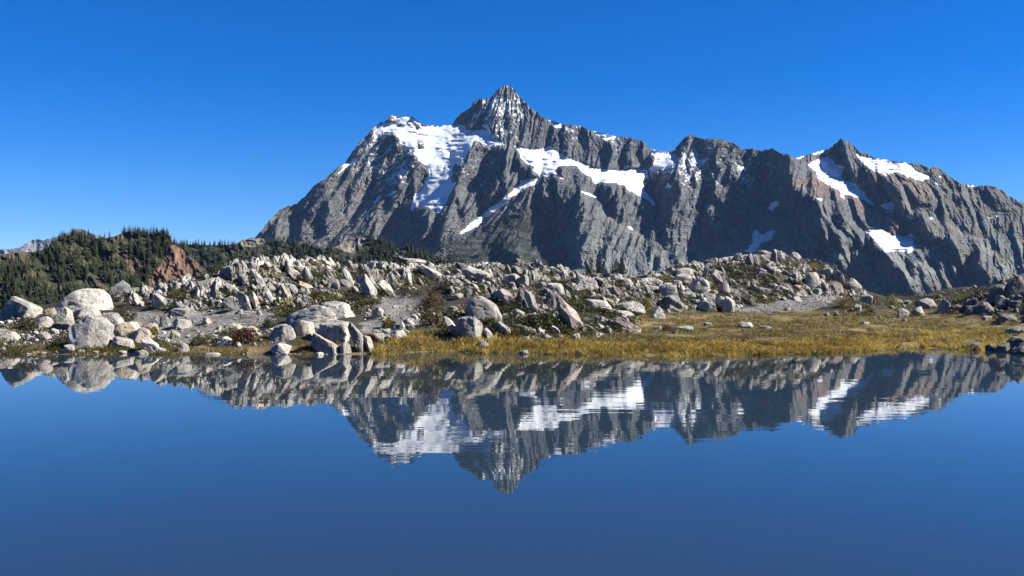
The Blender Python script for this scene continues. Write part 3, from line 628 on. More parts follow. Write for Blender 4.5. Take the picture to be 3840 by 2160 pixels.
def cells(u, v, seed):
    """jittered cells: id hash pair, offset from the cell's centre and distance to the nearest joint"""
    iu = np.floor(u).astype(np.int64); iv = np.floor(v).astype(np.int64); z0 = np.zeros_like(iu)
    b1 = np.full(u.shape, 9.0); b2 = np.full(u.shape, 9.0); du = np.zeros(u.shape); dv = np.zeros(u.shape); ca = z0.copy(); cb = z0.copy()
    for i in (-1, 0, 1):
        for j in (-1, 0, 1):
            ci, cj = iu+i, iv+j
            ou = u-(ci+.5+.42*_h(ci, cj, z0, seed)); ov = v-(cj+.5+.42*_h(ci, cj, z0+1, seed)); d = np.hypot(ou, ov)
            m = d < b1; b2 = np.where(m, b1, np.minimum(b2, d)); b1 = np.where(m, d, b1)
            du = np.where(m, ou, du); dv = np.where(m, ov, dv); ca = np.where(m, ci, ca); cb = np.where(m, cj, cb)
    return ca, cb, du, dv, b2-b1
def outcrop(poly, d0, d1, label, seed, amp, lean):
    xs = np.arange(poly[:, 0].min()-10, poly[:, 0].max()+10, 2.6); ds = np.arange(d0, d1, .055)
    X, D = np.meshgrid(xs, ds, indexing='ij'); Zg = ground_z(X, D); Yp = HY-(Zg-H)/D*F; xw = (X-HX)/F*D
    m = inpoly(X+18*vn(xw*1.5, D*1.5, None, seed), Yp+9*vn(xw*1.5, D*1.5, None, seed+1), poly)
    gr = np.zeros(X.shape, bool)
    for p in GRAVEL: gr |= inpoly(X, Yp, p)
    m = m & ~gr; mm = blur(m.astype(float), 5)
    out = np.zeros(X.shape); tint = np.ones(X.shape); first = None
    wx_ = xw+.25*fbm(xw/.8, D/.8, 3, seed+2); wd = D+.25*fbm(xw/.8+9, D/.8, 3, seed+3)
    for (cu, cv_, hh, g, jt) in ((1.15, 1.5, .40, .55, .09), (.46, .62, .22, .75, .06), (.2, .26, .07, .6, .03)):
        ca, cb, du, dv, e = cells((wx_+lean*wd)/cu, wd/cv_, seed+int(cu*100)); z0 = np.zeros_like(ca)
        h0 = _h(ca, cb, z0, seed+7); gx = g*(.55+.6*_h(ca, cb, z0+1, seed+7)); gd = .35*_h(ca, cb, z0+2, seed+7)-.12
        out += hh*(.5*h0) - gx*du*cu*.62 - gd*dv*cv_ - jt*2.4*np.clip(1-e/.18, 0, 1)
        if first is None: first = _h(ca, cb, z0+3, seed+7)
        else: tint = tint*(1+.16*_h(ca, cb, z0+3, seed+7))
    out = np.clip(out, -.45, .42)*amp
    hm_ = np.clip(fbm(xw/1.9, D/1.5, 4, seed+21)*3.4-.32, 0, 1)*np.clip(1-1.5*out/amp, .2, 1)    # pockets of heather
    Zs = Zg + mm*(out*(1-.5*hm_)-.02) - (1-mm)*.25
    tone = (tint*(.80+.30*first))[..., None]*np.array([1.04, 1.01, .97]); heath = np.array([.13, .105, .055])*(1+.6*fbm(xw/.12, D/.12, 2, seed+23)[..., None])
    soil_ = np.clip((-out/amp-.06)*5, 0, 1)[..., None]*.85; T = tone*(1-soil_)+soil_*np.array([.12, .105, .08])
    T = T*(1-hm_[..., None])+hm_[..., None]*heath
    keep = mm > .04; f = grid_faces(*X.shape); kf = keep.ravel()[f].all(1); f = f[kf]
    u, inv = np.unique(f.ravel(), return_inverse=True)
    V = np.stack([xw, D, Zs], -1).reshape(-1, 3)[u]
    o = obj('rock_outcrop', mesh_from('rock_outcrop', V, inv.reshape(-1, 4), M_rubble, False, {'tint': np.clip(T.reshape(-1, 3)[u], .02, 1.5)}))
    tag(o, label, kind='structure'); return o
outcrop(ROCKY[0][0], 31.5, 44, 'broken pale bedrock slope above the gravel path', 801, 1.0, .3)
outcrop(ROCKY[1][0], 33, 50, 'jointed pale bedrock ridge behind the russet bush', 821, 1.0, .2)
outcrop(ROCKY[2][0], 35, 60, 'heathery bedrock hummock behind the meadow', 841, .8, .1)
outcrop(ROCKY[3][0], 28, 38, 'ledges of bedrock between the heather and the golden grass', 861, .7, .2)

# ------------------------------------------------------------------ boulders
def ico(sub):
    import bmesh
    bm = bmesh.new(); bmesh.ops.create_icosphere(bm, subdivisions=sub, radius=1)
    V = np.array([v.co for v in bm.verts]); Fc = np.array([[v.index for v in f.verts] for f in bm.faces]); bm.free(); return V, Fc
ICO = {k: ico(k) for k in (1, 2, 3, 4)}

def rock_shape(seed, sub=3, cuts=8, rnd=0.0, rough=0.03, tilt=0.0, peak=False, sharp=1.0):
    """a split block: flat joint faces meeting in edges (worn round by rnd), roughened and fitted to the unit box"""
    r = np.random.default_rng(seed); U_, Fc = ICO[sub]
    ax = np.array([(0, 0, 1), (-.85, -.5, .12), (.8, -.55, .2), (.1, 1, .1), (0, -1, .1), (0, 0, -1), (-1, .2, .1), (1, .2, .1)], float)
    if peak: ax[0] = (-.55, -.25, .8); ax = np.concatenate([ax, [(.6, .0, .75)]])
    ax += r.normal(size=ax.shape)*.22
    rn = r.normal(size=(cuts, 3)); n = np.concatenate([ax, rn]); n /= np.linalg.norm(n, axis=1)[:, None]
    off = np.concatenate([r.uniform(.55, .85, len(ax)), r.uniform(.66, .98, cuts)])*1.0
    off[:len(ax)] = off[:len(ax)]*(1-.5*rnd)+.85*.5*rnd
    p = 70*(1-rnd)**3+6
    q = np.maximum(U_@n.T, 1e-4)/off[None]; mq = q.max(1, keepdims=True)
    rad = 1/(mq[:, 0]*((q/mq)**p).sum(1)**(1/p)); V = U_*np.minimum(rad, 1.5)[:, None]
    d = fbm(V[:, 0]*2.6+seed*1.7, V[:, 1]*2.6, 4, seed % 89, z=V[:, 2]*2.6)
    cr = np.abs(vn(V[:, 0]*1.5+seed, V[:, 1]*1.5, V[:, 2]*1.5, seed % 83)); cr = -np.clip(.06-cr, 0, 1)/.06; c2 = np.abs(vn(V[:, 0]*3.1+seed, V[:, 1]*3.1+4, V[:, 2]*3.1, seed % 79)); cr = cr-.6*np.clip(.07-c2, 0, 1)/.07
    st = np.floor((V@n[-1])*3.2+1.2*d)*.6                 # stepped breaks along one joint set
    V = V*(1+rough*1.6*d+rough*2.0*cr+rough*.9*(st-st.mean())*(1-min(1, 1.6*rnd)))[:, None]
    a = r.uniform(-.3, .3); ca, sa = math.cos(a), math.sin(a); V = V@np.array([[ca, -sa, 0], [sa, ca, 0], [0, 0, 1]])
    if tilt: ca, sa = math.cos(tilt), math.sin(tilt); V = (V*np.array([1.0, 1, .36]))@np.array([[ca, 0, -sa], [0, 1, 0], [sa, 0, ca]])
    mn, mx = V.min(0), V.max(0); V = (V-(mn+mx)/2)/((mx-mn)/2)
    return V, Fc

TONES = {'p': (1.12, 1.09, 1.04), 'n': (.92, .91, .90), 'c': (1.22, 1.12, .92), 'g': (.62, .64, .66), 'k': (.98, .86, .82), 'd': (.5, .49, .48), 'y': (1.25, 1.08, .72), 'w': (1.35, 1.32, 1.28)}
GROUPS = {
 'lake': ('small stone poking out of the shallow lake edge', 'stones in the shallow lake edge'),
 'path': ('block beside the grey gravel path near the water', 'blocks beside the gravel path'),
 'mound': ('block of the broken rock slope above the gravel path', 'blocks on the broken rock slope'),
 'slope': ('boulder among heather between the path and the grassy meadow', 'boulders among the heather'),
 'hum': ('boulder on the rocky hummock behind the meadow', 'boulders on the hummock behind the meadow'),
 'mead': ('loose stone lying at the far edge of the golden meadow', 'stones at the far edge of the meadow'),
 'dark': ('shaded rock at the foot of the steep outcrop beside the meadow', 'rocks at the foot of the steep outcrop'),
 'shore': ('boulder of the bouldery bank at the water edge', 'boulders of the bouldery bank'),
}
TW = {'p': 'pale', 'n': 'light grey', 'c': 'cream', 'g': 'slate grey', 'k': 'pinkish brown', 'd': 'dark', 'y': 'yellowish', 'w': 'whitish'}
def glabel(g, tone, rnd, tilt): return TW[tone]+(' rounded ' if rnd > .25 else ' tilted ' if abs(tilt) > .3 else ' angular ')+GROUPS[g][0]
def boulder(x0, y0, x1, y1, tone='n', grp='shore', label=None, rnd=0.0, tilt=0.0, dist=None, deep=.34, depth=.85, seed=None, cuts=9, rough=.06):
    """box in photo pixels of what shows above the ground; stands where its foot meets the ground"""
    seed = seed or int(x0*7+y1*13+1000); r = np.random.default_rng(seed)
    xc = (x0+x1)/2
    d, gz = hit(xc, y1)
    if dist: d = dist; gz = H+(HY-y1)/F*d
    w = (x1-x0)/F*d; h = (y1-y0)/F*d
    if grp != 'lake' and gz < .01: gz = .01
    V, Fc = rock_shape(seed, 4, cuts, rnd, rough*.6, tilt, peak=(seed % 3 != 0))
    dp = w*depth*r.uniform(.85, 1.1)
    hh = h*(1+deep)
    V = V*np.array([w/2, dp/2, hh/2]); V[:, 2] += hh/2-h*deep
    o = obj('boulder', mesh_from('boulder', V, Fc, M_boulder, False)); o.location = ((xc-HX)/F*(d+dp*.35), d+dp*.35, gz)
    s = (d+dp*.35)/d; o.scale = (s, s, s); o.location.z = H+(gz-H)*s if gz > .3 else gz
    j = r.uniform(.92, 1.08); t = TONES[tone]; o.color = (t[0]*j, t[1]*j, t[2]*j, 1)
    if label: tag(o, label, 'boulder')
    else: tag(o, glabel(grp, tone, rnd, tilt), 'boulder' if grp not in ('lake', 'mead') else 'stone', GROUPS[grp][1])
    return o

def B(k, x0, y0, x1, y1, *a, **kw):
    ox, oy, s = ZP[k]; return boulder(ox+x0/s, oy+y0/s, ox+x1/s, oy+y1/s, *a, **kw)
# --- bouldery bank and knoll beside the forest
B(5, -40, 545, 412, 760, 'p', label='big pale boulder with pointed crest standing against the dark forest', seed=211, rnd=.1, deep=.7)
B(5, 525, 465, 1042, 672, 'p', label='largest smooth rounded pale boulder, veined, in front of the forest', rnd=.6, seed=229, cuts=5, deep=.8)
B(5, 1050, 388, 1275, 510, 'g', label='slate grey boulder standing behind the smooth rounded boulder', dist=43, seed=13)
B(5, 315, 740, 530, 842, 'p', label='oval pale boulder below the pointed boulder', rnd=.6, seed=14)
B(5, 415, 655, 556, 752, 'c', label='cream block between the pointed and the smooth rounded boulder', seed=15)
B(5, 530, 650, 705, 835, 'p', seed=16, rnd=.2); B(5, 690, 650, 965, 752, 'p', seed=17, rnd=.3); B(5, 955, 700, 1210, 850, 'n', seed=18); B(5, 520, 770, 725, 870, 'd', seed=118, tilt=-.4)
B(5, 680, 745, 1092, 1068, 'p', label='tallest pale boulder rising from the grassy water edge', seed=19, depth=.8)
B(5, 1045, 795, 1342, 975, 'c', label='cream slab leaning against the tallest water-edge boulder', seed=20, tilt=-.45)
B(5, 1240, 858, 1452, 1015, 'k', seed=21); B(5, 1075, 950, 1305, 1068, 'p', seed=22, rnd=.2); B(5, 1365, 955, 1555, 1092, 'p', seed=23, tilt=.3)
B(5, -60, 860, 182, 995, 'p', seed=24); B(5, 345, 888, 502, 965, 'k', seed=25, rnd=.3); B(5, 745, 955, 812, 1065, 'p', seed=26); B(5, 240, 905, 292, 970, 'p'); B(5, 480, 860, 570, 920, 'n')
for a in ((610, 1022, 722, 1104), (735, 1058, 818, 1094), (1308, 1063, 1432, 1112), (1140, 1074, 1222, 1108), (540, 1072, 620, 1104), (870, 1078, 960, 1104), (400, 1085, 450, 1112), (1965, 1095, 2142, 1136), (0, 1040, 55, 1090), (250,1095,290,1115)): B(5, *a, 'p', 'lake', rnd=.45)
B(6, 720, 1095, 805, 1150, 'w', 'lake'); B(6, 300, 1003, 495, 1112, 'p', label='lone pale stone at the grassy water edge below the faceted boulder', seed=31)
for a, t in (((1540, 730, 1652, 832), 'n'), ((1660, 755, 1852, 862), 'p'), ((1940, 760, 2042, 822), 'c'), ((2160, 808, 2350, 862), 'c'), ((2350, 828, 2492, 892), 'y'), ((1635, 868, 1742, 958), 'c'), ((1578, 945, 1645, 992), 'c'), ((2020, 918, 2112, 972), 'p'), ((2085, 940, 2255, 1042), 'p'), ((1715, 998, 1835, 1082), 'n'), ((1640, 660, 1895, 745), 'n'), ((1390, 800, 1540, 870), 'c'), ((1450, 1040, 1610, 1085), 'n'), ((2270, 990, 2330, 1030), 'p')): B(5, *a, t, 'path')
# --- broken slope
for a, t in (((2180, 555, 2335, 692), 'g'), ((2290, 505, 2445, 685), 'n'), ((1455, 520, 1642, 665), 'n'), ((1275, 508, 1372, 645), 'p'), ((1515, 478, 1602, 562), 'n'), ((2165, 418, 2275, 525), 'n'), ((1745, 258, 1892, 302), 'w'), ((1690, 600, 1850, 680), 'g'), ((2440, 330, 2576, 450), 'p'), ((1280, 460, 1450, 510), 'p'), ((2000, 190, 2120, 250), 'p'), ((1900, 470, 2000, 560), 'p')): B(5, *a, t, 'mound', tilt=.8)
for a, t in (((600, 255, 715, 402), 'n'), ((640, 163, 775, 220), 'w'), ((775, 180, 885, 255), 'p'), ((395, 178, 545, 235), 'p'), ((980, 265, 1112, 442), 'p'), ((815, 268, 925, 385), 'd'), ((1130, 340, 1330, 575), 'p'), ((1310, 400, 1505, 560), 'p'), ((1428, 308, 1535, 465), 'p'), ((1600, 308, 1675, 475), 'p'), ((1695, 245, 1985, 385), 'p'), ((2130, 258, 2455, 405), 'p'), ((2195, 330, 2315, 405), 'w'), ((230, 470, 340, 640), 'n'), ((90, 500, 200, 680), 'p'), ((380, 440, 480, 600), 'c'), ((560, 400, 720, 470), 'c'), ((470, 430, 580, 520), 'n'), ((1530, 180, 1900, 250), 'p')): B(6, *a, t, 'mound', tilt=.8)
# --- water-edge pile
B(6, 425, 628, 965, 845, 'p', label='broad domed boulder crowning the pile at the water edge', rnd=.55, seed=41)
B(6, 765, 588, 1125, 822, 'w', label='bright angular block behind the broad domed boulder', seed=42, dist=30.2)
B(6, 505, 773, 725, 925, 'p', label='blunt grey boulder below the broad domed boulder', rnd=.35, seed=43)
B(6, 265, 818, 542, 980, 'n', label='grey faceted boulder at the end of the pile next to red shrubs', seed=44, rnd=.15)
B(6, 755, 788, 1065, 995, 'p', label='pale block with dark side in the middle of the pile', seed=45)
B(6, 1040, 808, 1235, 1092, 'k', label='tall pinkish slab standing on end at the water edge', seed=46, depth=1.0, tilt=1.1)
B(6, 1180, 925, 1302, 1088, 'p', label='narrow pale slab leaning on the tall pinkish slab', seed=47, tilt=.8)
B(6, 695, 898, 965, 1094, 'k', label='low pinkish boulder dipping into the water below the pile', seed=48, rnd=.3, tilt=.4); B(6, 948, 988, 1080, 1102, 'p', seed=49, rnd=.3)
B(6, 1262, 648, 1390, 758, 'p', 'path'); B(6, 2075, 738, 2345, 975, 'n', label='stout grey boulder with a square face at the end of the gravel slope', seed=51, depth=.8)
B(6, 1955, 748, 2125, 955, 'p', label='upright pale slab next to the stout square-faced boulder', seed=52, tilt=.9); B(6, 1825, 698, 1955, 825, 'p', 'path')
B(6, 2290, 973, 2425, 1072, 'p', label='lone pale block at the edge of the water and golden grass', seed=53)
for a, t in (((1438, 880, 1612, 965), 'w'), ((1528, 788, 1605, 895), 'p'), ((1555, 758, 1705, 832), 'p'), ((1370, 860, 1450, 910), 'w'), ((1620, 830, 1690, 890), 'w'), ((1240, 900, 1390, 980), 'p'), ((1640, 720, 1720, 770), 'p'), ((2000, 640, 2110, 720), 'w'), ((2030, 520, 2170, 580), 'c')): B(6, *a, t, 'path')
# --- heather slope
B(7, -160, 555, 215, 800, 'n', label='smooth sloping grey outcrop above the stout square-faced boulder', rnd=.6, seed=61, depth=.7)
B(7, 150, 470, 365, 645, 'k', 'slope', seed=62, tilt=.6); B(7, 328, 480, 445, 645, 'd', 'slope', seed=63); B(7, 425, 500, 565, 720, 'k', 'slope', seed=64, tilt=.9); B(7, 598, 528, 742, 685, 'd', 'slope', seed=65)
B(7, 640, 428, 835, 565, 'p', label='humped pale outcrop above the long brown slab', rnd=.3, seed=66)
B(7, 740, 540, 1030, 892, 'k', label='long brown slab plunging to the meadow with a black underside', seed=67, tilt=.85, depth=.7)
B(7, 895, 372, 1170, 495, 'w', label='broad domed whitish boulder on the heather slope', rnd=.5, seed=68)
B(7, 1255, 745, 1558, 895, 'k', label='dark-fronted wedge at the edge of the meadow grass', seed=69, tilt=.5)
for a, t, rn in (((635, 350, 795, 405), 'p', .4), ((985, 575, 1275, 690), 'p', .4), ((1240, 595, 1590, 705), 'w', .2), ((1190, 685, 1490, 765), 'p', .2), ((1278, 448, 1395, 555), 'k', .1), ((1195, 445, 1300, 525), 'p', .2), ((1335, 378, 1485, 445), 'p', .4), ((1545, 362, 1770, 425), 'p', .5), ((1545, 438, 1745, 510), 'n', .5), ((220, 330, 400, 440), 'p', .2), ((350, 335, 475, 440), 'p', .2), ((30, 275, 140, 370), 'p', .3), ((410, 300, 530, 365), 'p', .4), ((160, 790, 300, 920), 'p', .1), ((0, 725, 135, 800), 'p', .2), ((40, 850, 140, 960), 'w', .0), ((320, 670, 430, 750), 'p', .2), ((680, 832, 782, 915), 'w', 0), ((885, 900, 975, 965), 'p', .2), ((860, 780, 960, 880), 'k', .1), ((1130, 810, 1240, 875), 'w', 0), ((820, 490, 885, 575), 'w', 0), ((1200, 540, 1250, 605), 'p', .1), ((440, 730, 550, 765), 'w', .1), ((600, 915, 690, 950), 'p', .2), ((700, 915, 800, 950), 'k', .2), ((1340, 560, 1400, 590), 'p', .2)): B(7, *a, t, 'slope', rnd=rn, tilt=(.45 if rn < .15 else 0))
B(7, 1725, 425, 1912, 545, 'n', label='rounded grey boulder directly above the lichened blocky boulder', rnd=.6, seed=71); B(7, 1735, 525, 1965, 665, 'g', label='lichened blocky boulder on the heather above the yellow bush', rnd=.2, seed=72)
B(7, 1865, 268, 2062, 358, 'p', 'hum', rnd=.6); B(7, 1865, 325, 2055, 415, 'p', 'hum', rnd=.5); B(7, 2025, 362, 2235, 515, 'p', label='round-backed pale boulder below the leaning spike', rnd=.6, seed=73)
B(7, 2145, 222, 2220, 378, 'n', label='thin grey spike of rock leaning upright on the hummock', seed=74, tilt=-1.2, depth=.6)
B(7, 2218, 288, 2355, 425, 'p', 'hum', tilt=.9); B(7, 2285, 438, 2425, 525, 'p', 'hum', rnd=.4); B(7, 2275, 548, 2475, 695, 'w', label='white wedge at the foot of the hummock next to the gravel', seed=75, tilt=.5)
for a, t in (((2100, 520, 2285, 605), 'p'), ((2085, 588, 2285, 695), 'n'), ((1930, 498, 2095, 565), 'n'), ((1848, 385, 1955, 445), 'p'), ((2400, 480, 2500, 530), 'p'), ((2390, 380, 2480, 440), 'n')): B(7, *a, t, 'hum', rnd=.35)
B(7, 1635, 640, 1785, 765, 'w', label='white split block next to the yellow bush', seed=76)
for a, t in (((1878, 832, 2075, 885), 'n'), ((1670, 835, 1760, 880), 'k'), ((1850, 880, 1910, 915), 'k'), ((2160, 800, 2235, 835), 'n'), ((2480, 790, 2576, 815), 'p'), ((1090, 935, 1160, 955), 'p'), ((420, 940, 480, 968), 'w'), ((370, 1095, 470, 1130), 'n')): B(7, *a, t, 'mead', rnd=.3)
# --- hummock
B(8, 278, 42, 452, 162, 'n', label='great round boulder on the crest of the hummock', rnd=.65, seed=81, dist=54)
for a, t, rn in (((425, 38, 485, 145), 'n', .3), ((470, 50, 560, 140), 'n', .3), ((110, 65, 200, 130), 'p', .2), ((200, 70, 290, 180), 'd', .2), ((838, 182, 965, 285), 'p', .3), ((955, 218, 1052, 335), 'k', .2), ((1048, 278, 1205, 405), 'p', .4), ((898, 308, 1045, 425), 'k', 0), ((1178, 418, 1295, 495), 'p', .1), ((570, 60, 700, 120), 'p', .2), ((0, 300, 85, 420), 'p', .4), ((0, 430, 130, 570), 'w', .4), ((780, 365, 865, 420), 'p', .4), ((690, 190, 720, 235), 'w', 0), ((640, 280, 700, 330), 'c', 0), ((310, 195, 400, 250), 'n', .3), ((250, 330, 310, 380), 'n', .2), ((590, 440, 690, 475), 'p', .1), ((60, 290, 140, 335), 'n', .1), ((545, 520, 605, 555), 'p', 0)): B(8, *a, t, 'hum', rnd=rn)
B(8, 712, 232, 855, 370, 'p', label='egg-shaped pale boulder on the hummock shoulder above the gravel', rnd=.75, seed=82)
for a, t in (((1128, 498, 1198, 565), 'n'), ((1495, 535, 1605, 612), 'p'), ((1615, 518, 1735, 595), 'n'), ((1835, 455, 1965, 575), 'n'), ((1655, 448, 1835, 535), 'n'), ((1905, 485, 1955, 560), 'c'), ((880, 570, 930, 600), 'k'), ((960, 555, 1010, 600), 'n'), ((1270, 550, 1330, 580), 'd'), ((145, 650, 300, 700), 'n'), ((330, 685, 440, 715), 'n'), ((390, 570, 440, 595), 'n'), ((1380, 650, 1420, 665), 'w'), ((1000, 720, 1025, 740), 'w'), ((1540, 625, 1585, 645), 'w'), ((1870, 798, 1945, 838), 'd'), ((2170, 790, 2230, 820), 'n'), ((2220, 598, 2312, 632), 'p'), ((1180, 650, 1260, 672), 'p'), ((1440, 620, 1490, 632), 'w'), ((600, 730, 660, 745), 'd'), ((1450, 450, 1560, 500), 'n'), ((1560, 470, 1620, 500), 'n')): B(8, *a, t, 'mead', rnd=.1)
for a, t in (((2060, 478, 2315, 595), 'd'), ((2335, 583, 2515, 670), 'd'), ((2550, 560, 2650, 660), 'd'), ((2250, 330, 2450, 480), 'd'), ((2400, 250, 2600, 440), 'd'), ((2440, 440, 2560, 520), 'd'), ((2330, 430, 2420, 500), 'n'), ((2035, 828, 2215, 890), 'd'), ((2320, 840, 2450, 920), 'd'), ((2250, 850, 2350, 900), 'd'), ((2400, 790, 2650, 905), 'd'), ((2475, 900, 2640, 965), 'd')): B(8, *a, t, 'dark', rnd=.15, tilt=-.25)  # dark tone puts the steep outcrop's shade into its rocks' colour
B(8, 2440, 688, 2640, 745, 'p', label='flat pale slab in the grass below the steep outcrop', seed=91)
n_hero = len([o for o in C.objects if o.name.startswith('boulder')])

# ------------------------------------------------------------------ scattered blocks and rubble
cand = []
for poly, n, (s0, s1), tl_, g in ROCKY:
    k = 0; mn, mx = poly.min(0), poly.max(0)
    while k < n:
        q = rng.uniform(mn, mx, (n, 2)); q = q[inpoly(q[:, 0], q[:, 1], poly)]
        if g in ('mound', 'hum', 'slope'): q = q[~grav_mask(q[:, 0], q[:, 1]) | (rng.random(len(q)) < .15)]
        for x, y in q:
            s = s0*(s1/s0)**(rng.random()**1.5); cand.append((s, x, y, tl_, g)); k += 1
            if k >= n: break
cand.sort(key=lambda c: -c[0])
VAR = {}
def variant(tk, i):
    if (tk, i) not in VAR:
        V, Fc = rock_shape(5000+i*31+int(tk*100), 3, 9, .35 if i % 6 == 0 else .0, .022, tk if i % 5 else 0, peak=i % 2 == 0, sharp=.72)
        VAR[(tk, i)] = mesh_from('boulder', V*.5, Fc, M_boulder, False)
    return VAR[(tk, i)]
def tone_of(g):
    k = str(rng.choice(list('pppppnnnnckgdww'))) if g != 'dark' else 'd'; return np.array(TONES[k])*rng.uniform(.85, 1.12), k  # blocks on the shaded outcrop carry its shade as a dark tone
N_IND = max(0, 300-n_hero)
rubV, rubF, rubT = [], [], []; base_i = 0
LOWV = [rock_shape(9000+i*17, 2, 8, .0 if i % 4 else .3, .02, .65 if i % 2 else 0, peak=i % 3 == 0, sharp=.7) for i in range(16)]
for idx, (s, x, y, tl_, g) in enumerate(cand):
    d, gz = hit(x, y)
    w = s/F*d; h = w*(rng.uniform(.7, 1.35) if abs(tl_) > .5 else rng.uniform(.5, 1.0)); dp = w*rng.uniform(.6, 1.1)
    pos = ((x-HX)/F*d, d, max(gz, .0)+h*.10); t, tk_ = tone_of(g)
    if idx < N_IND:
        o = obj('boulder', variant(round(tl_, 2), (vi := int(rng.integers(10))))); o.location = pos; o.scale = (w, dp, h)
        o.rotation_euler = (rng.normal()*.12, rng.normal()*.2, rng.normal()*.35); o.color = (*t, 1)
        tag(o, glabel(g, tk_, .35 if vi % 6 == 0 else 0, tl_ if vi % 5 else 0), 'boulder' if g not in ('lake', 'mead') else 'stone', GROUPS[g][1])
    else:
        V, Fc = LOWV[int(rng.integers(16))]; a = rng.normal()*.5; ca, sa = math.cos(a), math.sin(a)
        V = (V*.5*np.array([w, dp, h]))@np.array([[ca, sa, 0], [-sa, ca, 0], [0, 0, 1]]) + np.array(pos)
        rubV.append(V); rubF.append(Fc+base_i); rubT.append(np.repeat(t[None], len(V), 0)); base_i += len(V)
# fine rubble everywhere on the stony ground
LV1 = [rock_shape(9900+i*17, 1, 5, .1, .06) for i in range(12)]
pts = []
for poly, n, sr, tl_, g in ROCKY:
    if g in ('mead', 'dark'): continue
    mn, mx = poly.min(0), poly.max(0); q = rng.uniform(mn, mx, (int(n*(2.0 if g in ('mound', 'hum') else 5)), 2)); pts.append(q[inpoly(q[:, 0], q[:, 1], poly)])
for p in GRAVEL:
    mn, mx = p.min(0), p.max(0); q = rng.uniform(mn, mx, (4200, 2)); pts.append(q[inpoly(q[:, 0], q[:, 1], p)])
for k in range(260):                                    # stones along the water line
    x = rng.uniform(-150, 1700); i = int((x-TU[0])/12); ds = np.interp(0.0, TZ[i, 20:120], TD[20:120]); pts.append(np.array([[x, HY+H/(ds+rng.normal()*.35)*F-1]]))
pts = np.concatenate(pts); gm = grav_mask(pts[:, 0], pts[:, 1])
for (x, y), ig in zip(pts, gm):
    d, gz = hit(x, y); s = 1.6*(4.5**(rng.random()**2.2)) if ig else rng.uniform(3, 9)
    w = s/F*d; V, Fc = LV1[int(rng.integers(12))]; t = tone_of('x')[0]*(.75 if ig else .95)
    rubV.append(V*.5*np.array([w, w*.9, w*rng.uniform(.5, .9)])+np.array([(x-HX)/F*d, d, max(gz, 0)+w*.12])); rubF.append(Fc+base_i); rubT.append(np.repeat(t[None], len(V), 0)); base_i += len(V)
for k in range(150):                                    # stones on the lake bed near the viewer
    yy = rng.uniform(4.5, 12); xx = rng.uniform(-.1, .62)*yy; w = rng.uniform(.08, .45); V, Fc = LOWV[int(rng.integers(16))]; t = tone_of('x')[0]*.8
    rubV.append(V*.5*np.array([w, w*.8, w*.4])+np.array([xx, yy, float(np.interp(yy, [3, 6, 12], [-.14, -.46, -.72]))])); rubF.append(Fc+base_i); rubT.append(np.repeat(t[None], len(V), 0)); base_i += len(V)
tag(obj('rubble', mesh_from('rubble', np.concatenate(rubV), np.concatenate(rubF), M_rubble, False, {'tint': np.clip(np.concatenate(rubT), .02, 1.6)})), 'broken pale rubble and gravel strewn over the heath slopes', 'rubble', None, 'stuff')

# ------------------------------------------------------------------ plants
def leaves(P, size, up=.3, aspect=2.2, r=rng):
    """small two-triangle leaves at points P"""
    n = len(P); a = r.normal(size=(n, 3)); a[:, 2] += up; a /= np.linalg.norm(a, axis=1)[:, None]
    b = np.cross(a, r.normal(size=(n, 3))); b /= np.linalg.norm(b, axis=1)[:, None]
    s = (size*r.uniform(.6, 1.4, n))[:, None] if np.isscalar(size) else size[:, None]
    V = np.stack([P-b*s/aspect*.5, P+a*s*.5, P+b*s/aspect*.5, P-a*s*.5], 1).reshape(-1, 3)
    return V, np.arange(4*n).reshape(-1, 4)

def bush_mesh(name, w, h, dp, n, size, cols, seed, stems=8, up=.6, dome=True):
    r = np.random.default_rng(seed)
    th = r.uniform(0, 2*np.pi, n); ph = np.arccos(r.uniform(0.0, 1, n)); rad = r.uniform(.45, 1, n)**.6
    lump = 1+.28*vn(np.cos(th)*1.6+seed, np.sin(th)*1.6+ph*1.5, None, seed % 71)
    P = np.stack([np.cos(th)*np.sin(ph)*w/2, np.sin(th)*np.sin(ph)*dp/2, np.cos(ph)*h], 1)*(rad*lump)[:, None]
    V, Fc = leaves(P, size, up, 2.4, r)
    C_ = np.array(cols); ci = r.integers(0, len(C_), n); t = C_[ci]*r.uniform(.5, 1.0, n)[:, None]
    T = np.repeat(t, 4, 0)
    sv, sf = [], []
    for k in range(stems):
        e = P[r.integers(n)]; b = np.array([r.normal()*.04*w, r.normal()*.04*w, -.05]); q = .012+.012*w
        i0 = len(V)+len(sv); sv += [b+(q, 0, 0), b+(-q*.5, q*.8, 0), b+(-q*.5, -q*.8, 0), e]
        sf += [(i0, i0+1, i0+3, i0+3), (i0+1, i0+2, i0+3, i0+3), (i0+2, i0, i0+3, i0+3)]
    return V, Fc, T, np.array(sv).reshape(-1, 3), np.array(sf).reshape(-1, 4)

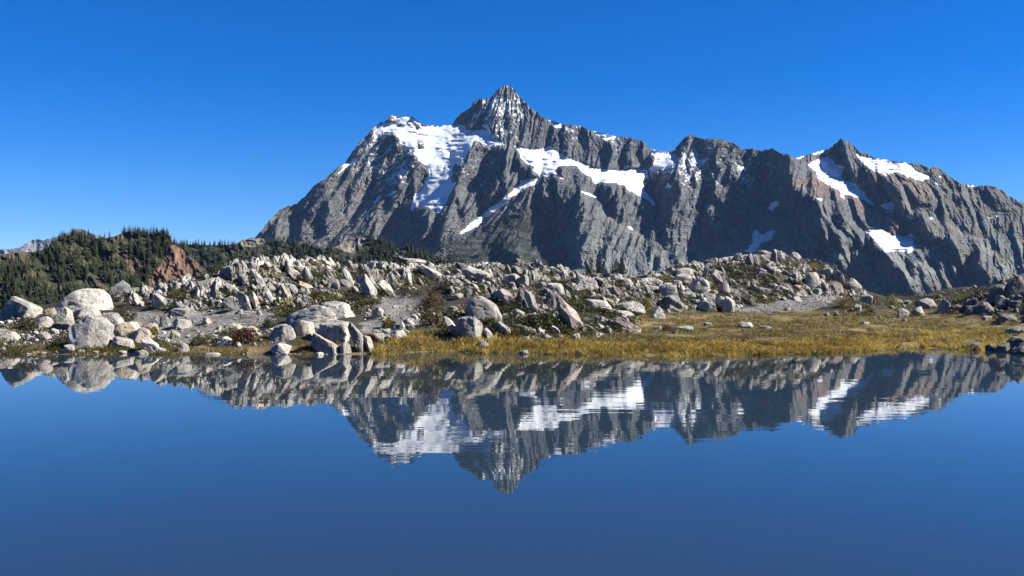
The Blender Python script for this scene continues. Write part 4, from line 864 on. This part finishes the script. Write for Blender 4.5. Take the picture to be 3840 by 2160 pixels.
M_stem = nt_mat('shrub_stems')[0]; M_stem.node_tree.nodes['Principled BSDF'].inputs['Base Color'].default_value = (.06, .045, .03, 1)
def shrub(x, y, wpx, hpx, cols, label, name='shrub', n=900, size=.06, group=None, cat='shrub', up=.6, seed=None):
    d, gz = hit(x, y); w = wpx/F*d; h = hpx/F*d; seed = seed or int(x+y*3)
    V, Fc, T, sv, sf = bush_mesh(name, w, h, w*.9, n, size, cols, seed, 10, up)
    root = bpy.data.objects.new(name, None); C.objects.link(root); root.location = ((x-HX)/F*(d+w*.3), d+w*.3, max(gz, .01)); root.empty_display_size = .1
    tag(root, label, cat, group)
    obj('foliage', mesh_from('foliage', V, Fc, M_foliage, False, {'tint': T}), root)
    obj('stems', mesh_from('stems', sv, [(a, b, c) for a, b, c, _ in sf-len(V)], M_stem), root)
    return root
RED_C = [(.10, .025, .015), (.14, .04, .02), (.07, .03, .015)]; YEL = [(.34, .25, .03), (.28, .24, .04), (.20, .20, .04)]; GRN = [(.06, .075, .02), (.09, .10, .025), (.05, .06, .02)]; ORG = [(.30, .16, .03), (.24, .18, .03), (.14, .12, .03)]
shrub(917, 1290, 92, 56, RED_C, 'round dark red shrub between the gravel and the pile of boulders', n=1500, size=.05)
shrub(1398, 1290, 48, 38, RED_C, 'small dark red shrub beside the narrow leaning slab', n=600, size=.05)
shrub(1697, 1272, 46, 34, RED_C, 'low dark red shrub at the foot of the upright slab', n=500, size=.05)
shrub(1925, 1275, 40, 30, [(.12, .03, .03), (.08, .05, .02)], 'little crimson shrub where the heather meets the meadow', n=450, size=.05)
shrub(2500, 1243, 60, 20, [(.16, .035, .03), (.10, .05, .03)], 'low crimson bush beside the flat meadow stone', n=500, size=.05)
shrub(2330, 1250, 70, 14, [(.15, .04, .03), (.12, .08, .03)], 'thin rust-red tuft at the foot of the dark-fronted wedge', n=400, size=.05)
shrub(1180, 1130, 70, 36, [(.12, .04, .02), (.08, .06, .02), (.05, .05, .02)], 'reddish heath bush on the broken slope above the domed boulder', n=800, size=.06)
shrub(1620, 1235, 95, 180, [(.12, .06, .02), (.08, .08, .025), (.16, .07, .03), (.06, .07, .02)], 'tall straggling russet and green bush beside the gravel path', n=1900, size=.065, up=1.0)
shrub(1458, 1238, 60, 44, YEL, 'yellow-green leafy bush beside the gravel path', n=700, size=.06)
shrub(1005, 1232, 38, 34, GRN, 'small green bush at the edge of the gravel beside the faceted boulder', n=450, size=.06)
shrub(2045, 1240, 175, 72, [(.08, .09, .025), (.11, .11, .03), (.06, .065, .02)], 'wide olive green bush below the long brown slab', n=3000, size=.07, up=1.0)
shrub(1835, 1232, 66, 40, GRN, 'olive green bush beside the smooth sloping outcrop', n=900, size=.06)
shrub(2425, 1172, 44, 58, YEL, 'bright yellow bush next to the white split block', n=900, size=.06)
shrub(3172, 1160, 84, 46, ORG, 'orange-gold bush at the foot of the hummock', n=1200, size=.06)
shrub(3345, 1152, 60, 50, YEL, 'yellow bush behind the meadow stones', n=900, size=.06)
shrub(3280, 1142, 46, 34, ORG, 'tawny bush between the orange-gold bush and the yellow bush', n=600, size=.06)
shrub(3600, 1128, 80, 36, [(.28, .28, .05), (.2, .22, .05), (.1, .11, .03)], 'lime yellow bush on the low rise behind the meadow', n=900, size=.06)
shrub(3415, 1108, 74, 28, [(.045, .05, .018), (.10, .03, .02), (.06, .06, .02)], 'dark green bush with red tips on the low rise', n=900, size=.06)
shrub(2995, 1075, 42, 26, ORG, 'small rusty bush on the hummock beside the egg-shaped boulder', n=500, size=.06)
shrub(578, 1260, 36, 40, YEL, 'yellow-green tuft behind the bank boulders', n=450, size=.05)
shrub(740, 1300, 70, 40, [(.07, .08, .02), (.16, .09, .02), (.05, .05, .02)], 'brownish green bush at the lake edge by the gravel', n=700, size=.05)
shrub(110, 1240, 80, 40, [(.06, .055, .02), (.09, .06, .03)], 'brown heather bush below the pointed boulder', n=900, size=.05)
shrub(470, 1195, 100, 44, [(.05, .045, .025), (.08, .06, .04)], 'bare brown bush behind the tallest water-edge boulder', n=900, size=.05)
shrub(680, 1140, 90, 50, [(.05, .05, .022), (.07, .06, .03)], 'brown-green heath bush at the foot of the broken slope', n=1100, size=.05)

# low heather mats: one ground cover
hv, hf, ht = [], [], []; bi = 0
HEATH = [(ROCKY[0][0], 110), (ROCKY[1][0], 130), (ROCKY[2][0], 240), (ROCKY[3][0], 140), (ROCKY[6][0], 40), (ROCKY[4][0], 35), (ROCKY[9][0], 60)]
for poly, n in HEATH:
    mn, mx = poly.min(0), poly.max(0); q = rng.uniform(mn, mx, (n*3, 2)); q = q[inpoly(q[:, 0], q[:, 1], poly)]; q = q[~grav_mask(q[:, 0], q[:, 1])][:n]
    for x, y in q:
        d, gz = hit(x, y); w = rng.uniform(.5, 1.5)*(d/36); h = rng.uniform(.08, .26)
        cols = GRN if rng.random() < .45 else [(.045, .045, .018), (.075, .065, .025), (.06, .05, .03)]
        if rng.random() < .10: cols = YEL
        V, Fc, T, _, _ = bush_mesh('x', w, h, w*.8, 190, .065, cols, int(rng.integers(1e6)), 0, .7)
        hv.append(V+np.array([(x-HX)/F*d, d, gz])); hf.append(Fc+bi); ht.append(T); bi += len(V)
tag(obj('heather', mesh_from('heather', np.concatenate(hv), np.concatenate(hf), M_foliage, False, {'tint': np.concatenate(ht)})), 'low olive and brown heather mats between the rocks', 'heather', None, 'stuff')

# grass
def blades(P, h, lean, wd, cols, r=rng):
    n = len(P); a = r.uniform(0, 2*np.pi, n); dx = np.stack([np.cos(a), np.sin(a), np.zeros(n)], 1)
    l = np.stack([r.normal(size=n), r.normal(size=n), np.zeros(n)], 1)*(lean*h)[:, None]
    V = np.stack([P-dx*wd, P+dx*wd, P+l*.45+np.array([0, 0, 1])*h[:, None]*.6, P+l+np.array([0, 0, 1])*h[:, None]], 1)
    Fc = np.arange(4*n).reshape(-1, 4)[:, [0, 1, 2, 3]]
    f = np.concatenate([Fc[:, [0, 1, 2]], Fc[:, [0, 2, 3]]])
    return V.reshape(-1, 3), f, np.repeat(cols, 4, 0)
def grass_patch(n, x0, x1, f0, f1, hh, cols, lean, wd, seed, dens=.0, zmax=.8):
    r = np.random.default_rng(seed); x = r.uniform(x0, x1, n); u = r.random(n)
    sh = np.array([np.interp(0.0, TZ[i, 20:120], TD[20:120]) for i in range(len(TU))]); ds = np.interp(x, TU, sh)
    d = ds + f0 + (f1-f0)*u**1.3 + .45*fbm(x/90, x*0, 3, seed+3)+.25*fbm(x/22, x*0, 2, seed+4)
    z = ground_z(x, d); xw = (x-HX)/F*d
    k = (r.random(n) < np.interp(x, [1480, 1900, 2350, 3180, 3360], [.25, .45, 1, 1, .1]) if seed == 501 else True) & (z > -.12) & (z < zmax) & (fbm(xw/1.1, d/1.1, 3, seed) > dens); x, d, z, xw = x[k], d[k], z[k], xw[k]
    P = np.stack([xw, d, z-.01], 1); c = np.array(cols)[r.integers(0, len(cols), len(x))]*r.uniform(.7, 1.25, (len(x), 1))
    tone = np.clip(.5+fbm(xw/.8, d/.8, 3, seed+5), .2, 1.2)[:, None]; c = c*(.55+.7*tone)
    h = r.uniform(hh[0], hh[1], len(x))*(np.interp(x, [1480, 1900, 2400], [.35, .45, 1]) if seed == 501 else 1)*(.35+.95*np.clip(fbm(xw/.45, d/.45, 3, seed+7)+.5, 0, 1.2))
    return blades(P, h, lean, wd, c, r)
GOLD = [(.54, .35, .05), (.60, .42, .08), (.46, .34, .07), (.30, .26, .06), (.44, .25, .045), (.56, .43, .14)]; TAN = [(.34, .25, .10), (.38, .29, .14), (.24, .20, .07), (.18, .175, .055)]; OLV = [(.15, .125, .04), (.09, .085, .028), (.19, .14, .04), (.08, .055, .02)]
G = [grass_patch(100000, 1480, 3360, -.2, 3.4, (.04, .15), GOLD+OLV, .5, .008, 501, -.32), grass_patch(14000, 1400, 2300, -.15, 1.9, (.06, .2), GOLD+OLV, .4, .008, 503, -.3),
     grass_patch(150000, 2100, 3820, 2.2, 18, (.03, .12), TAN+OLV, .7, .011, 505, -.3, .72), grass_patch(16000, 3280, 3800, -.1, 6, (.06, .18), TAN+GOLD, .5, .009, 507, -.2),
     grass_patch(22000, 640, 1560, -.1, 1.3, (.03, .11), OLV+TAN, .5, .008, 509, -.15), grass_patch(10000, -150, 640, -.1, 1.3, (.04, .14), OLV+GRN, .5, .008, 511, -.3),
     grass_patch(12000, 1700, 2500, 1.2, 6, (.04, .12), TAN+OLV, .7, .009, 513, 0, .6)]
gvv, gff, gtt = [], [], []; bi = 0
for V, Fc, T in G: gvv.append(V); gff.append(Fc+bi); gtt.append(T); bi += len(V)
tag(obj('grass', mesh_from('grass', np.concatenate(gvv), np.concatenate(gff), M_grass, False, {'tint': np.concatenate(gtt)})), 'golden and tan autumn grass of the lakeside meadow', 'grass', None, 'stuff')

# ------------------------------------------------------------------ conifers
def conifer(seed, whorls=9, per=7, slim=.20, droop=.25, fine=1):
    """unit-height tree: tiers of drooping boughs round a stem"""
    r = np.random.default_rng(seed); V, Fs, T = [], [], []
    for k in range(whorls):
        f = k/(whorls-1); z = .06+.9*f; R_ = slim*(1-f)**.8*(.85+.3*r.random())+.012
        for j in range(per):
            if r.random() < .12: continue
            a = 2*np.pi*(j+r.random()*.8)/per+k; L = R_*r.uniform(.65, 1.25); ca, sa = math.cos(a), math.sin(a); w = L*.42
            c = np.array([.024, .033, .015])*r.uniform(.5, 1.6) if r.random() < .7 else np.array([.048, .052, .02])
            zt = z+.05*(1-f)+.02; zb = z-L*droop*r.uniform(.6, 1.6)
            i0 = len(V); V += [(0, 0, zt), (ca*L*.55-sa*w, sa*L*.55+ca*w, z-.02), (ca*L, sa*L, zb), (ca*L*.55+sa*w, sa*L*.55-ca*w, z-.02), (ca*L*.5, sa*L*.5, z+.02)]
            Fs += [(i0, i0+1, i0+4), (i0+1, i0+2, i0+4), (i0+2, i0+3, i0+4), (i0+3, i0, i0+4)]; T += [c]*5
    i0 = len(V); V += [(.012, 0, .9), (-.006, .01, .9), (-.006, -.01, .9), (0, 0, 1.0)]; Fs += [(i0, i0+1, i0+3), (i0+1, i0+2, i0+3), (i0+2, i0, i0+3)]; T += [np.array([.03, .04, .02])]*4
    q = .018; i0 = len(V); V += [(q, 0, -.06), (-q*.5, q*.87, -.06), (-q*.5, -q*.87, -.06), (0, 0, .9)]; Fs += [(i0, i0+1, i0+3), (i0+1, i0+2, i0+3), (i0+2, i0, i0+3)]; T += [np.array([.06, .045, .035])]*4
    return np.array(V, float), np.array(Fs), np.array(T)
CV = [conifer(600+i, 10, 7, .22+.045*(i % 3)) for i in range(8)]
CM = [mesh_from('conifer_tree', v, f, M_conifer, False, {'tint': t}) for v, f, t in CV]
trees = []
def plant(n, x0, x1, y0, y1, depth, skyf, skip, hr, grp, thin):
    k = 0; tries = 0
    while k < n and tries < n*30:
        tries += 1; x = rng.uniform(x0, x1); y = rng.uniform(y0, y1)
        ys = float(skyf(x))
        if y < ys+1: continue
        xa, ya = np.array([x]), np.array([y])
        if any(inpoly(xa, ya-o_, p)[0] for p in skip for o_ in (0, 18, 34)): continue
        if fbm(xa/45, ya/30, 3, 777)[0] < thin-(.25 if y < ys+14 else 0): continue
        D = float(depth(xa, ya)[0]); trees.append((rng.uniform(*hr)*(1.15 if y > ys+10 else .9), x, y, D, grp)); k += 1
plant(820, -60, 720, 870, 1175, dL, skyL, RED+BARE, (5, 10), 0, -.28)
for x in np.concatenate([np.arange(176, 350, 11), np.arange(455, 660, 7)]):          # trees along the hill crest
    x = x+rng.uniform(-4, 4); y = float(skyL(x))+3; trees.append((rng.uniform(5, 10), x, y, float(dL(np.array([x]), np.array([y]))[0]), 0))
plant(900, 600, 1900, 890, 1080, dM, skyM, KNOLL, (9, 16), 1, -.3)
for x in np.concatenate([np.arange(675, 770, 9), np.arange(800, 880, 9), np.arange(1000, 1240, 10), np.arange(1380, 1900, 12)]):
    x = x+rng.uniform(-4, 4); y = float(skyM(x))+3; trees.append((rng.uniform(8, 14), x, y, float(dM(np.array([x]), np.array([y]))[0]), 1))
trees.sort(key=lambda t: -t[0]/t[3])
fv, ff, ft = [], [], []; bi = 0
for i, (h, x, y, D, g) in enumerate(trees):
    p = np.array([(x-HX)/F*D, D, H+(HY-y)/F*D]); vi = int(rng.integers(8)); wsc = h*rng.uniform(.85, 1.2)
    if i < 300:
        o = obj('conifer_tree', CM[vi], None, p); o.scale = (wsc, wsc, h); o.rotation_euler.z = rng.uniform(0, 6.28)
        tag(o, (('slender ', 'full ', 'broad ')[vi % 3]+('dark conifer on the crest of the steep forested hillside' if y < float(skyL(x))+10 else 'dark conifer growing beside the bare red scree' if x > 590 else 'dark conifer low on the steep hillside just above the boulders' if y > 1060 else 'dark conifer growing on the middle of the steep forested hillside')) if g == 0 else 'dark conifer growing on the low forested ridge below the massif', 'tree', 'conifers on the hillside' if g == 0 else 'conifers on the low ridge')
    else:
        v, f, t = CV[vi]; a = rng.uniform(0, 6.28); ca, sa = math.cos(a), math.sin(a)
        fv.append((v*np.array([wsc, wsc, h]))@np.array([[ca, sa, 0], [-sa, ca, 0], [0, 0, 1]])+p); ff.append(f+bi); ft.append(t); bi += len(v)
tag(obj('forest', mesh_from('forest', np.concatenate(fv), np.concatenate(ff), M_conifer, False, {'tint': np.concatenate(ft)})), 'far conifer wood covering the hillside and low ridge', 'forest', None, 'stuff')

# small firs on the rise, each with stem and crown
def fir(x, ybase, ytop, wpx, label, seed, dist=None, cols=((.03, .043, .015), (.05, .06, .022)), group=None):
    d, gz = hit(x, ybase)
    if dist: d = dist; gz = H+(HY-ybase)/F*d
    h = (ybase-ytop)/F*d; w = wpx/F*d; r = np.random.default_rng(seed)
    root = bpy.data.objects.new('fir_tree', None); C.objects.link(root); root.location = ((x-HX)/F*d, d, gz); tag(root, label, 'tree', group)
    P = []
    nb = 70
    for k in range(nb):
        f = (k+.5)/nb; z = h*(.05+.93*f); L = w/2*(1-f)**.75*r.uniform(.55, 1.2)+.02*h; a = k*2.4+r.normal()*.3
        m = max(4, int(26*(1-f)+4)); s = r.random(m)**.7
        q = np.stack([np.cos(a)*L*s, np.sin(a)*L*s, z-L*s*.25+.1*L*s**2], 1)+r.normal(size=(m, 3))*L*.10; P.append(q)
    P = np.concatenate(P); V, Fc = leaves(P, h*.055, .1, 1.8, r)
    cc = np.array(cols)[r.integers(0, len(cols), len(P))]*r.uniform(.5, 1.4, (len(P), 1))
    obj('crown', mesh_from('crown', V, Fc, M_conifer, False, {'tint': np.repeat(cc, 4, 0)}), root)
    n = 7; a = np.arange(n)*2*np.pi/n; q = h*.022
    tv = np.concatenate([np.stack([np.cos(a)*q, np.sin(a)*q, np.full(n, -.1*h)], 1), np.stack([np.cos(a)*q*.6, np.sin(a)*q*.6, np.full(n, .5*h)], 1), [[0, 0, h]]])
    tf = [(i, (i+1) % n, n+(i+1) % n) for i in range(n)]+[(i, n+(i+1) % n, n+i) for i in range(n)]+[(n+i, n+(i+1) % n, 2*n) for i in range(n)]
    obj('trunk', mesh_from('trunk', tv, tf, M_stem), root)
fir(2215, 1028, 962, 52, 'bushy dark fir on the rise, the stouter of the main clump', 701, 50)
fir(2248, 1030, 975, 48, 'bushy dark fir nestled against the stoutest fir', 702, 50.5)
fir(2312, 1030, 968, 44, 'slender fir with open crown beside the bushy clump', 703, 52)
fir(2332, 1032, 978, 44, 'short fir with wide skirts beside the slender open fir', 704, 51.5)
fir(2296, 1034, 996, 26, 'little sapling fir between the bushy clump and the slender fir', 705, 52)
fir(2882, 1076, 1028, 54, 'young bright green fir among rocks on the hummock', 706, None, ((.04, .06, .014), (.06, .075, .02)))

# ------------------------------------------------------------------ haze: thin air round everything
hm = bpy.data.materials.new('air_haze'); hm.use_nodes = True; ht_ = hm.node_tree
ht_.nodes.remove(ht_.nodes['Principled BSDF'])
pv = ht_.nodes.new('ShaderNodeVolumePrincipled'); pv.inputs['Color'].default_value = (.30, .55, 1.0, 1); pv.inputs['Density'].default_value = 0.85e-5; pv.inputs['Anisotropy'].default_value = 0.0
ht_.links.new(pv.outputs[0], ht_.nodes['Material Output'].inputs['Volume'])
x0, x1, y0, y1, z0, z1 = -12100, 12100, -12100, 12100, -142, 1420
hv_ = [(x, y, z) for z in (z0, z1) for y in (y0, y1) for x in (x0, x1)]
hz = obj('haze', mesh_from('haze', hv_, [(0, 2, 3, 1), (4, 5, 7, 6), (0, 1, 5, 4), (2, 6, 7, 3), (0, 4, 6, 2), (1, 3, 7, 5)], hm)); tag(hz, 'thin blue air haze over the valley', 'haze', None, 'stuff')
